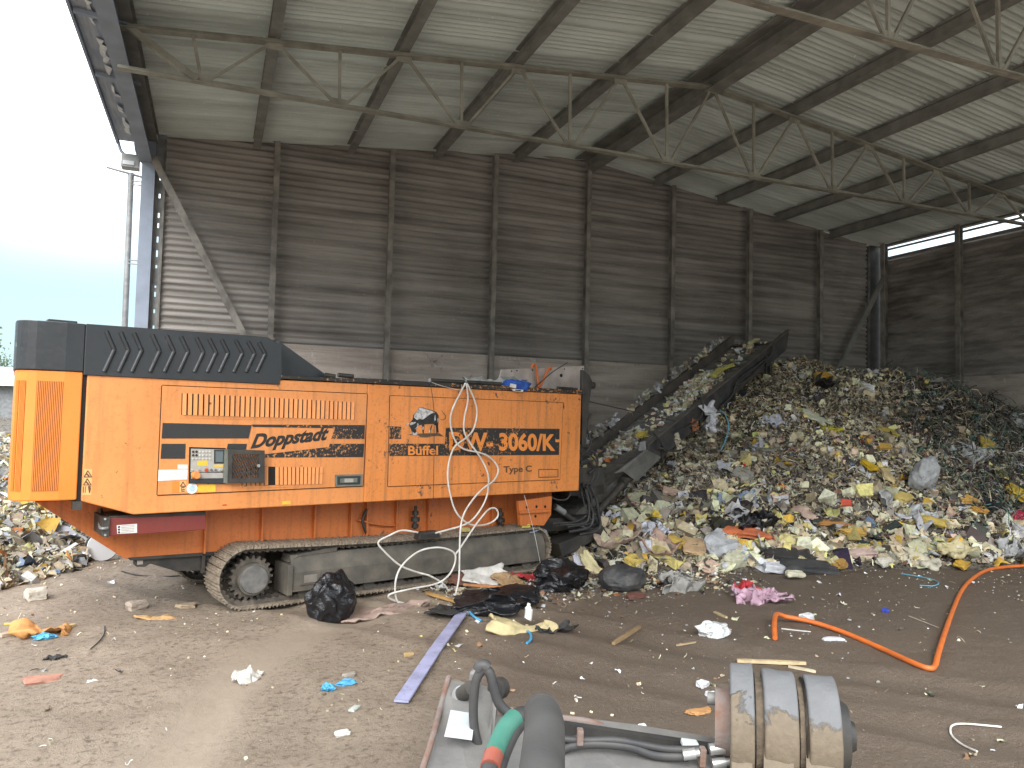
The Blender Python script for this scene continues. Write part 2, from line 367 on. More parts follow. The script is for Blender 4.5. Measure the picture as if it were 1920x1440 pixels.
def mesh_np(name, V, Fq, mats, kind=None, label=None, cat=None, smooth=False, col=None, parent=None):
    """mesh from numpy arrays of vertices and quads, with an optional colour per face"""
    me = bpy.data.meshes.new(name); nv, nf = len(V), len(Fq)
    me.vertices.add(nv); me.vertices.foreach_set('co', np.asarray(V, np.float32).ravel())
    me.loops.add(nf * 4); me.loops.foreach_set('vertex_index', np.asarray(Fq, np.int32).ravel())
    me.polygons.add(nf); me.polygons.foreach_set('loop_start', np.arange(0, nf * 4, 4, dtype=np.int32))
    me.polygons.foreach_set('use_smooth', np.full(nf, smooth) if np.isscalar(smooth) else np.asarray(smooth, bool))
    me.update(calc_edges=True); me.validate()
    for m in mats: me.materials.append(MATS[m])
    if col is not None:
        a = me.attributes.new('Col', 'FLOAT_COLOR', 'FACE')
        a.data.foreach_set('color', np.c_[col, np.ones(nf)].astype(np.float32).ravel())
    o = bpy.data.objects.new(name, me); COL.objects.link(o); o.parent = parent
    return tag(o, label, cat, None, kind)
# ------------------------------------------------------------------ ground: one sheet to the horizon, finely meshed where it is near
DUST = [tuple(G(*p)[:2]) for p in ((290, 1500), (345, 1400), (400, 1310), (480, 1240), (580, 1185), (680, 1150), (800, 1120))]
BROWN_EDGE = [tuple(G(*p)[:2]) for p in ((560, 1500), (760, 1330), (800, 1200), (1000, 1130))]  # dirt turns darker brown to the right of this line
def gz(x, y):
    x, y = np.asarray(x, float), np.asarray(y, float)
    w = np.clip((y - 1) / 2, 0, 1) * np.clip((22 - y) / 4, 0, 1) * np.clip((x + 12) / 3, 0, 1)
    k = np.clip(1 - polydist(x, y, DUST) / .32, 0, 1); k = k * k * (3 - 2 * k)
    h = .10 * fbm(x * .55, y * .55, 3, 3) + .045 * fbm(x * 3.1, y * 3.1, 4, 11) * (1 - k)
    for off in (0.0, 1.55):         # two shallow wheel ruts crossing the yard
        q = np.abs((x - 3.2 - off) * .74 + (y - 6.6) * .62 + .12 * np.sin(y * 1.3))
        h = h - .03 * np.exp(-(q / .22) ** 2) + .018 * np.exp(-((q - .36) / .12) ** 2)
    return w * (h - .03 * k)
def G2(px, py, dz=0):
    """where a photo pixel's ray meets the ground"""
    p = G(px, py)
    for _ in range(4): p = G(px, py, float(gz(p.x, p.y)))
    return Vector((p.x, p.y, p.z + dz))
def _grid(lo, hi, a, b, st):
    inner = np.arange(a, b + 1e-6, st)
    left = a - np.cumsum(st * 1.32 ** np.arange(1, 60)); left = left[left > lo]; right = b + np.cumsum(st * 1.32 ** np.arange(1, 60)); right = right[right < hi]
    return np.concatenate([[lo], left[::-1], inner, right, [hi]])
gx, gy = _grid(-900, 900, -6, 14, .05), _grid(-60, 1500, 1.6, 13, .05)
XX, YY = np.meshgrid(gx, gy, indexing='ij'); nx, ny = XX.shape
ZZ = gz(XX, YY)
ii = np.arange(nx * ny).reshape(nx, ny)
ground = mesh_np('ground', np.c_[XX.ravel(), YY.ravel(), ZZ.ravel()], np.c_[ii[:-1, :-1].ravel(), ii[1:, :-1].ravel(), ii[1:, 1:].ravel(), ii[:-1, 1:].ravel()], ['dirt_ground'], 'structure', smooth=True)
sd_ = np.full(XX.shape, 0.0); ax_ = np.array(BROWN_EDGE)
_side = np.interp(YY, ax_[:, 1], ax_[:, 0]); brown_mask = np.clip((XX - _side) / 2.2 + .25, 0, 1) * np.clip((YY + 1) / 2, 0, 1)
brown_mask *= (XX < 18) * (YY < 17)
dust = np.clip(1 - polydist(XX, YY, DUST) / .45, 0, 1); dust = np.clip(dust * 1.6, 0, 1)
for nm, ar in (('brown_mask', brown_mask), ('dust', dust)):
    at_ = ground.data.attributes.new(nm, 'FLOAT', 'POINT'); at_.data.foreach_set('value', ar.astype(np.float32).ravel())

# ------------------------------------------------------------------ the shed
YW, XL, XR, XRD = 16.0, -1.36, 17.54, 8.1
ZE, ZR, ZER = 7.70, 8.65, 7.50
YF = -1.0
def roof_z(x): return ZE + (ZR - ZE) * (x - XL) / (XRD - XL) if x < XRD else ZR + (ZER - ZR) * (x - XRD) / (XR - XRD)
shed = thing('waste_shed', (8.1, 16, 0), 0, 'open-sided steel shed with corrugated cladding, lattice roof trusses and a concrete push wall', 'shed')
ORG = Vector((8.1, 16, 0))
class SB(MB):
    def build(s, name, parent=shed, bev=0):
        return MB.build(s, name, parent, bev, -ORG if parent is shed else Vector((0, 0, 0)))
POSTX = [XL + 2.3625 * i for i in range(9)]
# rear gable cladding: corrugations run level, one panel per bay, each hung slightly differently
def corrugated_wall(x0, x1, y0, y1, z0, z1, axis, seed):
    rs = np.random.RandomState(seed); pitch = .128; v, f = [], []
    zz = np.arange(z0, z1, pitch / 6)
    amp = .027 * (.8 + .4 * rs.rand()); n = 7
    for i in range(n + 1):
        t = i / n
        for j, z in enumerate(zz):
            ph = z + .012 * math.sin(z * 2.1 + seed) + .010 * math.sin(t * 3 + seed) * (z - z0) * .3
            o = amp * math.sin(2 * math.pi * ph / pitch) + .03 * math.sin(t * math.pi) * math.sin(z * 1.7 + seed)
            v.append((x0 + (x1 - x0) * t, y0 + o, z) if axis == 0 else (x0 + o, y0 + (y1 - y0) * t, z))
    m = len(zz)
    for i in range(n):
        for j in range(m - 1): f.append((i * m + j, (i + 1) * m + j, (i + 1) * m + j + 1, i * m + j + 1))
    return v, f
b = SB()
for i in range(8):
    x0, x1 = POSTX[i] + (.30 if i == 0 else -.06), POSTX[i + 1] + (.06 if i < 7 else -.46)
    v, f = corrugated_wall(x0, x1, YW + .012 * (i % 3), 0, 3.66, 8.9, 0, i + 1); b.add(v, f, 'wall_sheet', True)
ws = b.build('wall_cladding')
bm = bmesh.new(); bm.from_mesh(ws.data)
for xa, za, xb, zb in ((XL, ZE, XRD, ZR), (XRD, ZR, XR, ZER)):
    no = Vector((-(zb - za), 0, xb - xa)).normalized()
    bmesh.ops.bisect_plane(bm, geom=bm.verts[:] + bm.edges[:] + bm.faces[:], plane_co=(xa, 0, za - .01), plane_no=no, clear_outer=True)
bm.to_mesh(ws.data); bm.free()
b = SB()
for i in range(-1, 7):
    y0, y1 = YW - .2 - 2.38 * i - 2.36, YW - .2 - 2.38 * i
    if i < 0: continue
    v, f = corrugated_wall(XR, 0, y0, y1, 3.60, 7.10, 1, i + 20); b.add(v, f, 'wall_sheet', True)
v, f = corrugated_wall(XR, 0, YF, YW, 7.54, 7.64, 1, 40); b.add(v, f, 'wall_sheet', True)
b.build('wall_cladding')
b = SB(); b.bar((XR - .05, YF, 7.32), (XR - .05, YW - .3, 7.35), .05, .045, 'post_steel'); b.bar((XR - .04, YF, 7.11), (XR - .04, YW - .2, 7.11), .06, .06, 'post_steel'); b.build('eave_gap_rail')
b = SB(); b.box((XL + .25, YW - .12, -.2), (XR - .03, YW + .25, 3.75), 'push_wall_concrete'); b.build('push_wall')
b = SB(); b.box((XR - .10, YF, -.2), (XR + .25, YW - .122, 3.66), 'push_wall_concrete'); b.build('push_wall')
# posts
for i, x in enumerate(POSTX):
    if i == 0: continue
    b = SB(); zt = roof_z(x) - .12
    b.ibeam((x, YW - .21, 0), (x, YW - .21, zt), .11, .13, .012, 'post_steel', (0, 1, 0)); b.build('post')
for i in range(0, 8):
    y = YW - .25 - 2.38 * i if i else YW - .35
    b = SB(); b.ibeam((XR - .19, y, 0), (XR - .19, y, 7.5), .13, .14, .012, 'post_steel', (1, 0, 0)); b.build('post')
b = SB(); b.box((XL - .09, YW - .26, 0), (XL + .14, YW + .12, 7.6), 'corner_steel'); b.build('corner_post')
# perforated edge angle beside the corner post, and the punched corner flashing at the right: daylight shows through
def punched(x, w, z0, z1, y, name, holes, m, lo=.25, hi=.75):
    b = SB(); zs = z0
    for h0, h1 in holes:
        b.box((x, y, zs), (x + w, y + .012, h0), m); b.box((x, y, h0), (x + w * lo, y + .012, h1), m); b.box((x + w * hi, y, h0), (x + w, y + .012, h1), m); zs = h1
    b.box((x, y, zs), (x + w, y + .012, z1), m); return b.build(name)
rr = random.Random(3); hs = []; z = 3.9
while z < 6.9: hs.append((z, z + rr.uniform(.04, .13))); z += rr.uniform(.16, .42)
punched(XL + .14, .165, 3.76, 7.7, YW - .05, 'edge_angle', hs, 'galv_steel', .42, .60)
b = SB(); b.bar((XL + .30, YW - .07, 3.76), (XL + .30, YW - .07, 7.6), .03, .05, 'post_steel', (0, 1, 0)); b.build('edge_trim')
hs = []; z = 5.25
for dz in (.0, .34, .18, .16, .17, .34, .5, .2, .14):
    z += dz; hs.append((z, z + .065))
punched(XR - .48, .10, 3.76, 7.5, YW + .06, 'corner_flashing', hs, 'dark_steel')
b = SB(); b.box((XR - .38, YW - .05, 3.76), (XR + .1, YW + .14, 7.5), 'dark_steel'); b.build('corner_flashing')
# braces
b = SB(); b.bar((XL + .10, YW - .32, 7.15), (.57, YW - .32, 3.72), .13, .06, 'post_steel', (0, 1, 0)); b.build('diagonal_brace')
b = SB(); b.bar((XR - .15, YW - .34, 6.6), (15.7, YW - .34, 3.9), .14, .06, 'purlin_steel', (0, 1, 0)); b.bar((15.7, YW - .34, 3.9), (13.7, YW - .34, .3), .14, .06, 'purlin_steel', (0, 1, 0)); b.build('diagonal_brace')
# roof sheeting
def roof_half(x0, z0, x1, z1, seed):
    pitch = .125; yy = np.arange(YF, YW + .3, pitch / 6); v, f = [], []; n = 9
    for i in range(n + 1):
        t = i / n
        for y in yy:
            lap = (y % 1.0) / 1.0
            o = .027 * math.sin(2 * math.pi * y / pitch) - (.06 if lap < .06 else 0) + .012 * math.sin(t * 9 + seed + math.floor(y) * 2.1)
            v.append((x0 + (x1 - x0) * t, y, z0 + (z1 - z0) * t + o + .02))
    m = len(yy)
    for i in range(n):
        for j in range(m - 1): f.append((i * m + j, (i + 1) * m + j, (i + 1) * m + j + 1, i * m + j + 1))
    return SB().add(v, f, 'roof_sheet', True)
_sl = (ZR - ZE) / (XRD - XL)
roof_half(-1.93, ZE - _sl * .57, XRD, ZR, 1).build('roof_sheeting')
roof_half(XRD, ZR, XR + .06, ZER, 5).build('roof_sheeting')
b = SB(); b.prism([(XRD - .36, ZR - .115), (XRD, ZR - .075), (XRD + .36, ZR - .125), (XRD + .36, ZR - .105), (XRD, ZR - .055), (XRD - .36, ZR - .095)], YF, YW - .16, 'purlin_steel'); b.build('ridge_flashing')
PURX = [-1.27 + 1.874 * i for i in range(6)] + [8.1 + 1.87 * i for i in range(1, 6)]
for i, x in enumerate(PURX):
    b = SB(); z = roof_z(x) - (.13 if i < 10 else .05) - (.10 if i == 5 else 0)
    w = .26 if i == 5 else .15
    b.ibeam((x, YF, z), (x, YW - .15, z), w, .22 if i < 5 or 5 < i < 10 else (.30 if i == 5 else .06), .02, 'purlin_steel'); b.build('purlin')
# trusses
def truss(Y):
    t = bpy.data.objects.new('truss', None); COL.objects.link(t); t.parent = shed; t.location = (0, Y - 16, 0)
    off = Vector((-8.1, 0, 0))
    def put(b, name): return MB.build(b, name, t, 0, off)
    zt = lambda x: roof_z(x) - .28; zb = 6.86
    for xs in ((XL, XRD), (XRD, XR - .1)):
        b = MB()
        for s in (-.035, .035): b.angle((xs[0], s, zt(xs[0])), (xs[1], s, zt(xs[1])), .075, .012, 'truss_steel')
        put(b, 'top_chord')
    b = MB()
    for s in (-.03, .03): b.angle((XL, s, zb), (XR - .1, s, zb), .06, .011, 'truss_steel')
    put(b, 'bottom_chord')
    for i in range(10):
        x0, x1 = PURX[i], PURX[i + 1]; xm = (x0 + x1) / 2
        heavy = i == 0
        for a, c, w in (((x0, zt(x0)), (xm - .05, zb), .085 if heavy else .040), ((x1, zt(x1)), (xm + .07, zb), .040), ((xm - .02 - (.12 if heavy else 0), zt(xm)), (xm, zb), .042)):
            b = MB(); b.angle((a[0], 0, a[1]), (c[0], 0, c[1]), w, .012, 'truss_steel', (0, 1, 0)); put(b, 'web_bar')
        b = MB(); b.box((xm - .11, -.012, zb - .04), (xm + .13, .012, zb + .09), 'truss_steel'); put(b, 'gusset'); b = MB(); b.box((x1 - .12, -.012, zt(x1) - .12), (x1 + .12, .012, zt(x1) + .03), 'truss_steel'); put(b, 'gusset')
    return t
truss(11.03); truss(6.4)
# eave at the open left side
b = SB(); b.ibeam((XL - .02, YF, 7.28), (XL - .02, YW - .27, 7.28), .22, .44, .022, 'corner_steel'); b.build('eave_beam')
b = SB(); b.box((-1.96, YF, 7.50), (-1.925, YW + .3, 7.78), 'corner_steel'); b.build('fascia')
b = SB(); b.box((-1.92, YF, 7.555), (XL - .14, YW + .2, 7.575), 'soffit'); b.build('soffit_lining')
rr = random.Random(11)
for x0, wd, zz in ((-1.74, .10, 7.545), (-1.56, .12, 7.54)):
    y = 2.0
    while y < 15.9:
        b = SB()
        ln = rr.uniform(.25, .9); st = .13; k = int(ln / st) + 1
        v = []
        for q in range(k + 1):
            a = x0 + rr.uniform(-.02, .02); w = wd * rr.uniform(.35, 1.1); dz = rr.uniform(-.06, 0)
            v += [(a, y + q * st, zz + dz * .3), (a + w, y + q * st, zz + dz)]
        b.add(v, [(2 * q, 2 * q + 1, 2 * q + 3, 2 * q + 2) for q in range(k)], 'peeled_white'); b.build('peeling_strip'); y += ln + rr.uniform(.1, .5)
    pass
b = SB()
for y in (9.2, 11.03, 13.0): b = SB(); b.bar((-1.9, y, 7.50), (XL + .1, y, 7.46), .07, .05, 'corner_steel'); b.build('soffit_batten')
# torn eave corner: a bent sheet, a hopper box, an outlet bar and the downpipe
b = SB(); b.tube([(-1.93, 16.2, 7.55), (-1.86, 16.2, 7.34), (-1.70, 16.15, 7.22), (-1.60, 16.1, 7.20)], .03, 6, 'corner_steel'); b.tube([(-1.62, 16.2, 7.55), (-1.58, 16.2, 7.35), (-1.46, 16.15, 7.15)], .035, 6, 'corner_steel'); b.build('torn_gutter')
b = SB(); b.box((-1.83, 15.95, 6.98), (-1.52, 16.2, 7.24), 'galv_steel'); b.box((-1.80, 15.935, 7.02), (-1.6, 15.948, 7.10), 'far_white'); b.build('rain_hopper', bev=.01)
b = SB(); b.cyl((-2.08, 16.05, 6.95), (-1.46, 16.05, 6.84), .022, n=8, m='galv_steel'); b.build('outlet_bar')
b = SB(); b.cyl((-1.62, 16.08, 0), (-1.66, 16.08, 6.9), .055, n=12, m='galv_steel'); dp = b.build('downpipe')
for z in (6.74, 5.2, 3.0):
    q = MB(); q.bar((-1.63, 16.03, z), (-1.42, 16.03, z), .02, .02, 'galv_steel'); q.bar((-1.63, 16.03, z - .07), (-1.42, 16.03, z - .07), .02, .02, 'galv_steel'); q.build('pipe_bracket', dp)
mat('rail_worn_lit', (.075, .064, .058), (.13, .11, .095), 4, .7, .1, .15, 40)  # brownish far rail, also the painted lit edge on both flanges
mat('rust_mesh', (.16, .05, .02), (.10, .035, .018), 10, .8)
mat('sticker_pale', (.80, .42, .16), (.75, .38, .14), 9, .6)
mat('ink_brown', (.10, .05, .02), (.13, .06, .03), 9, .6)
mat('sticker_blue', (.35, .52, .68), (.5, .62, .72), 30, .6)
mat('emblem_white', (.60, .58, .57), (.30, .28, .27), 28, .6, lo=.45, hi=.6)
mat('emblem_shadow', (.09, .055, .035), (.14, .08, .04), 20, .7)
mat('track_link', (.07, .06, .05), (.15, .125, .10), 12, .8, .1, .4, 60)
mat('pale_dust', (.17, .15, .125), (.22, .20, .17), 9, .8)
mat('conveyor_rail', (.022, .024, .028), (.06, .056, .052), 5, .55, .1, .1, 40)
mat('belt_rubber', (.085, .083, .08), (.16, .15, .13), 7, .85, 0, .3, 40)
mat('flap_rubber', (.10, .098, .092), (.15, .145, .135), 5, .75, 0, .15, 30)
# ------------------------------------------------------------------ the shredder (local frame: x along its side, y into the picture, z up)
shr = thing('waste_shredder', tuple(MO), MA, 'large orange tracked waste shredder with black hood and discharge conveyor in front of the wall', 'shredder')
def px(pts, off=-.1): return [(lambda q: (q[0], q[2]))(P(x, y, off)) for x, y in pts]
def part(b, name, parent=shr, bev=0): return b.build(name, parent, bev)
def plate(pts, y0, y1, m, name, parent=shr, bev=0, off=None):
    b = MB(); b.prism(px(pts, y0 if off is None else off), y0, y1, m); return b.build(name, parent, bev)
YB = -.10
PLAN = [(-1.84, -.10), (-2.0, -.10), (-2.235, -.06), (-2.31, -.03), (-2.36, .012), (-2.385, .06), (-2.395, .12), (-2.388, .3), (-2.20, 2.4), (-1.84, 2.4)]
b = MB(); b.prism([(-1.80, 2.70), (-1.80, 1.385), (-1.31, 1.222), (1.35, 1.22), (1.35, 2.72)], YB, 2.4, 'orange_paint'); b.prism([(1.3505, 2.72), (1.3505, 1.22), (5.075, 1.222), (5.095, 2.735)], YB, 2.4, 'orange_wear'); body = part(b, 'body', bev=.012)
b = MB(); b.box((-1.845, -.085, 1.36), (-1.795, 2.3, 2.68), 'dark_seam'); b.box((-1.87, -.11, 1.30), (-1.79, 0, 1.385), 'dark_steel'); part(b, 'corner_seam')
b = MB(); b.prism([(x, y) for x, y in PLAN], 1.40, 2.685, 'orange_bright', 2); rad = part(b, 'radiator_cover', bev=.012)
def grille(p0, p1, z0, z1, n):
    b = MB(); p0, p1 = Vector((p0[0], p0[1], 0)), Vector((p1[0], p1[1], 0)); d = (p1 - p0); L = d.length; d.normalize(); nrm = Vector((d.y, -d.x, 0))
    if nrm.y > 0 and abs(nrm.y) > .3 or nrm.x > 0 and abs(nrm.x) > .7: nrm = -nrm
    a0, a1 = p0 + nrm * .003, p1 + nrm * .003
    b.add([a0 + Vector((0, 0, z0)), a1 + Vector((0, 0, z0)), a1 + Vector((0, 0, z1)), a0 + Vector((0, 0, z1))], [(0, 1, 2, 3)], 'rust_mesh')
    for k in range(n):
        c = p0 + d * (L * (k + .5) / n) + nrm * .006
        b.bar(c + Vector((0, 0, z0)), c + Vector((0, 0, z1)), L / n * .52, .006, 'orange_bright', d.cross(Vector((0, 0, 1))))
    return part(b, 'grille', rad)

grille((-2.008, -.0986), (-2.228, -.0612), 1.50, 2.58, 15)
grille((-2.313, -.027), (-2.358, .010), 1.50, 2.58, 5)
grille((-2.363, .018), (-2.383, .056), 1.50, 2.58, 4)
# hood
b = MB()
b.prism([(x - .015 if x < -2 else x, y - .012 if y < 1 else y) for x, y in PLAN], 2.688, 3.175, 'black_paint', 2)
b.prism([(-1.838, 2.655), (.20, 2.655), (.18, 3.13), (.03, 3.205), (-1.838, 3.178)], -.118, 2.4, 'black_paint')
b.box((-2.16, -.02, 3.172), (-1.9, 2.2, 3.205), 'black_paint')
starts = [195, 222, 247, 281, 308, 335, 364, 388, 411, 438, 461, 481]
for i, x0 in enumerate(starts):
    t = (x0 - 195) / 286; yt, ya, yb = 621 + 21 * t, 656 + 8 * t, 697 + 1 * t
    ap = 15 - 3 * t
    for (xa, y_a), (xb, y_b) in (((x0, yt), (x0 + ap, ya)), ((x0 + ap, ya), (x0 - 4, yb))):
        b.tube([P(xa + 4, y_a, -.116), P(xb + 4, y_b, -.116)], .026, 8, 'black_paint', 1)
hood = part(b, 'hood', bev=.008)
b = MB(); b.prism(px([(524, 640), (612, 703), (612, 712), (520, 712)], .12), .12, .16, 'black_paint'); part(b, 'hopper_wing')
b = MB(); b.prism(px([(524, 640), (524, 712), (519, 712), (519, 640)], -.06), -.12, .12, 'black_paint'); part(b, 'hopper_wing')
# black rim along the top of the hopper, with hinges, bars and the pale tailboard
b = MB(); b.prism([(.20, 2.725), (5.12, 2.738), (5.13, 2.80), (1.2, 2.79), (1.1, 2.775), (.2, 2.77)], -.118, 2.42, 'black_stripe'); rim = part(b, 'hopper_rim', bev=.006)
for a, c in ((610, 628), (634, 662)):
    b = MB(); q0, q1 = P(a, 703, 0), P(c, 706, 0); b.cyl(q0, q1, .03, n=10, m='dark_steel'); part(b, 'hinge', rim)
b = MB(); b.cyl(P(808, 713, -.05), P(940, 720, -.05), .028, n=8, m='dark_steel'); b.cyl(P(806, 710, -.06), P(806, 722, -.06), .022, n=8, m='galv_steel'); b.cyl(P(873, 712, -.06), P(873, 724, -.06), .02, n=8, m='galv_steel'); part(b, 'cover_bar')
b = MB(); b.prism(px([(941, 693), (1095, 686), (1091, 735), (932, 728)], .45), .45, .48, 'pale_plate')
for x, y in ((959, 696), (969, 695), (998, 694), (1058, 692), (1092, 691)): q = P(x, y, .449); b.cyl(q, q + Vector((0, -.006, 0)), .012, n=8, m='dark_seam')
q = P(1052, 704, .448); b.cyl(q, q + Vector((0, -.008, 0)), .03, n=6, m='dark_seam'); part(b, 'tailboard')
b = MB(); b.cyl(P(1045, 727, 0), P(1082, 730, 0), .022, n=8, m='dark_steel'); q = P(1103, 722, .3); b.cyl(q, q + Vector((.12, 0, 0)), .06, n=10, m='dark_steel'); part(b, 'hinge', rim)
b = MB(); b.prism(px([(1091, 693), (1104, 703), (1110, 716), (1102, 765), (1097, 832), (1090, 834)], .0), -.02, .05, 'dark_steel'); part(b, 'rear_frame', bev=.01)
b = MB(); b.box((5.098, .05, 2.0), (5.16, .14, 2.12), 'knob_red'); part(b, 'marker_lamp', bev=.01)
# doors
def seam(quad, w, parent, y=-.1035):
    b = MB(); q = px(quad, YB)
    for i in range(4): b.bar((q[i][0], y, q[i][1]), (q[(i + 1) % 4][0], y, q[(i + 1) % 4][1]), w, .006, 'dark_seam', (0, 1, 0))
    return b.build('door_gap', parent)
def bars_z(b, quad, n, m, y, depth, ratio=.62, slant=0):
    """n upright slats filling the pixel quad TL, TR, BR, BL, each a little tilted louvre blade"""
    q = [P(x, y_, YB) for x, y_ in quad]
    for k in range(n):
        t0, t1 = (k + .15) / n, (k + .15 + ratio) / n
        a, c = q[0].lerp(q[1], t0), q[0].lerp(q[1], t1); d, e = q[3].lerp(q[2], t0), q[3].lerp(q[2], t1)
        v = [(a.x, y, a.z), (c.x, y - depth, c.z), (e.x, y - depth, e.z), (d.x, y, d.z), (c.x + .004, y, c.z), (e.x + .004, y, e.z)]
        b.add(v, [(0, 3, 2, 1), (1, 2, 5, 4), (0, 1, 4), (3, 5, 2)], m)
DQ1 = [(304, 723), (688, 739), (680, 911), (295, 928)]
b = MB(); b.prism(px(DQ1), YB - .011, YB + .01, 'orange_paint'); door1 = part(b, 'engine_door', bev=.004); seam(DQ1, .017, door1)
YD = YB - .012
def on_door(pts, m, name, door, dy=.003): b = MB(); b.prism(px(pts, YD), YD - dy, YD, m); return b.build(name, door)
b = MB(); b.prism(px([(335, 732), (668, 748), (667, 792), (334, 783)]), YD - .004, YD, 'orange_paint')
b.prism(px([(340, 737), (664, 754), (663, 787), (339, 778)]), YD - .006, YD - .003, 'dark_seam'); bars_z(b, [(340, 737), (664, 754), (663, 787), (339, 778)], 36, 'orange_paint', YD - .007, .016, .66)
b.build('louvre', door1)
b = MB(); b.prism(px([(448, 869), (609, 870), (608, 912), (448, 915)]), YD - .004, YD, 'orange_paint')
b.prism(px([(452, 874), (604, 876), (603, 907), (452, 911)]), YD - .006, YD - .003, 'dark_seam')
bars_z(b, [(452, 874), (502, 875), (502, 909), (452, 911)], 6, 'orange_paint', YD - .007, .016, .7); bars_z(b, [(514, 875), (604, 876), (603, 907), (514, 909)], 12, 'orange_paint', YD - .007, .016, .7)
b.build('louvre', door1)
on_door([(305, 793), (472, 797), (466, 822), (303, 822)], 'stripe_clean', 'stripe', door1)
on_door([(303, 832), (348, 832), (347, 860), (301, 860)], 'stripe_clean', 'stripe', door1)
on_door([(427, 832), (463, 832), (461, 843), (425, 843)], 'stripe_clean', 'stripe', door1)
on_door([(472, 796), (684, 797), (683, 823), (621, 823), (626, 803), (474, 800.5)], 'black_stripe', 'stripe', door1)
on_door([(488, 853), (617, 838), (618, 832), (683, 832), (681, 857), (488, 858)], 'black_stripe', 'stripe', door1)
on_door([(474, 802), (627, 804), (616, 838), (480, 853), (464, 846)], 'orange_paint', 'logo_plate', door1, .005)
def text(body, bl, br, tl, m, name, parent, y, off=YD, bold=0, shear=0, ext=.0015, font=None):
    """raised lettering whose box is fitted to the photo's: bl, br, tl pixels"""
    cu = bpy.data.curves.new(name, 'FONT'); cu.body = body; cu.offset = bold; cu.shear = shear; cu.extrude = .01; cu.resolution_u = 4
    to = bpy.data.objects.new(name, cu); COL.objects.link(to); bpy.context.view_layer.update()
    me = bpy.data.meshes.new_from_object(to.evaluated_get(bpy.context.evaluated_depsgraph_get())); bpy.data.objects.remove(to); bpy.data.curves.remove(cu)
    n = len(me.vertices); co = np.zeros(n * 3); me.vertices.foreach_get('co', co); co = co.reshape(-1, 3)
    lo, hi = co.min(0), co.max(0); t = (co - lo) / (hi - lo + 1e-9)
    B, R_, T = P(*bl, off), P(*br, off), P(*tl, off); ex, ez = np.array(R_ - B), np.array(T - B)
    w = np.array(B)[None] + t[:, :1] * ex[None] + t[:, 1:2] * ez[None]; w[:, 1] = y - t[:, 2] * ext
    me.vertices.foreach_set('co', w.astype(np.float32).ravel()); me.materials.clear(); me.materials.append(MATS[m]); me.update()
    o = bpy.data.objects.new(name, me); COL.objects.link(o); o.parent = parent; return o
text('Doppstadt', (468, 849.5), (613, 832.5), (473.5, 814), 'ink_black', 'lettering', door1, YD - .0055, bold=.042, shear=.28)
# control cabinet and its open cage door
b = MB()
b.prism(px([(354, 838), (422, 840), (421, 907), (353, 906)]), YD - .008, YD, 'dark_seam')
b.prism(px([(357, 841), (419, 843), (418, 884), (356, 885)]), YD - .012, YD - .006, 'panel_grey'); b.prism(px([(357, 886), (418, 886), (418, 896), (357, 897)]), YD - .010, YD - .006, 'panel_grey')
b.prism(px([(355, 897), (420, 896), (420, 906), (354, 905)]), YD - .03, YD - .006, 'black_paint')
b.prism(px([(400, 843), (420, 843.5), (419, 869), (400, 869)]), YD - .016, YD - .010, 'ink_black'); b.prism(px([(402.5, 846), (417, 846), (416.5, 866), (402.5, 866)]), YD - .018, YD - .015, 'screen_grey')
b.prism(px([(369, 864), (388, 863), (388, 873), (369, 873)]), YD - .0135, YD - .011, 'sticker_yellow'); b.prism(px([(400, 871), (417, 871), (417, 875), (400, 875)]), YD - .0135, YD - .011, 'sticker_yellow')
for r in range(3):
    for c in range(6):
        q = P(362 + c * 6.3, 847 + r * 6.6, YD - .012); dark = c < 2 and r < 2
        b.cyl(q, q + Vector((0, -.008, 0)), .013 if dark else .010, n=10, m='ink_black' if dark else 'sticker_white')
        if not dark: b.cyl(q, q + Vector((0, -.010, 0)), .006, n=8, m='panel_grey')
for x, m_, r in ((360, 'panel_grey', .012), (374, 'fitting', .012), (387, 'knob_red', .02), (396, 'screen_grey', .014), (404, 'screen_grey', .014), (414, 'panel_grey', .012)):
    q = P(x, 881, YD - .012); b.cyl(q, q + Vector((0, -.02, 0)), r, r * .8, 10, m_)
q = P(367, 891, YD - .012); b.cyl(q, q + Vector((0, -.05, 0)), .05, .035, 14, 'orange_wear')
b.build('control_panel', door1)
b = MB(); yc = YD - .05
q = px([(424, 842), (491, 844), (491, 904), (424, 905)])
iq = px([(431, 851), (481, 851), (480, 895), (430, 896)])
for i in range(4):
    j = (i + 1) % 4; b.prism([q[i], q[j], iq[j], iq[i]], yc - .03, yc, 'dark_steel')
r0, r1 = P(431, 851, YB), P(481, 896, YB)
for k in range(-9, 16):       # slanting bars of the cage, clipped to its frame
    xa, za = r0.x + (r1.x - r0.x) * k / 11.0, r0.z; sl = .52
    t0 = max(0, (r0.x - xa) / sl if sl else 0); t1 = min(.99, (r1.x - xa) / sl); hgt = r0.z - r1.z; t0 /= 1; 
    t0h, t1h = t0 / hgt if hgt else 0, t1 / hgt
    lo_, hi_ = max(0, t0), min(hgt, t1)
    if hi_ - lo_ > .03: b.bar((xa + sl * lo_, yc - .015, za - lo_), (xa + sl * hi_, yc - .015, za - hi_), .012, .016, 'dark_steel', (0, 1, 0))
for yy in (858, 873, 885): a_, c_ = P(431, yy, YB), P(481, yy, YB); b.bar((a_.x, yc - .012, a_.z), (c_.x, yc - .012, c_.z), .012, .014, 'dark_steel')
b.box((q[0][0] - .03, yc, q[3][1]), (q[0][0] + .01, YD, q[0][1]), 'latch_grey'); g_ = P(484, 873, yc - .03); b.cyl(g_, g_ + Vector((0, -.02, 0)), .018, n=10, m='fitting')
b.build('cage_door', door1)
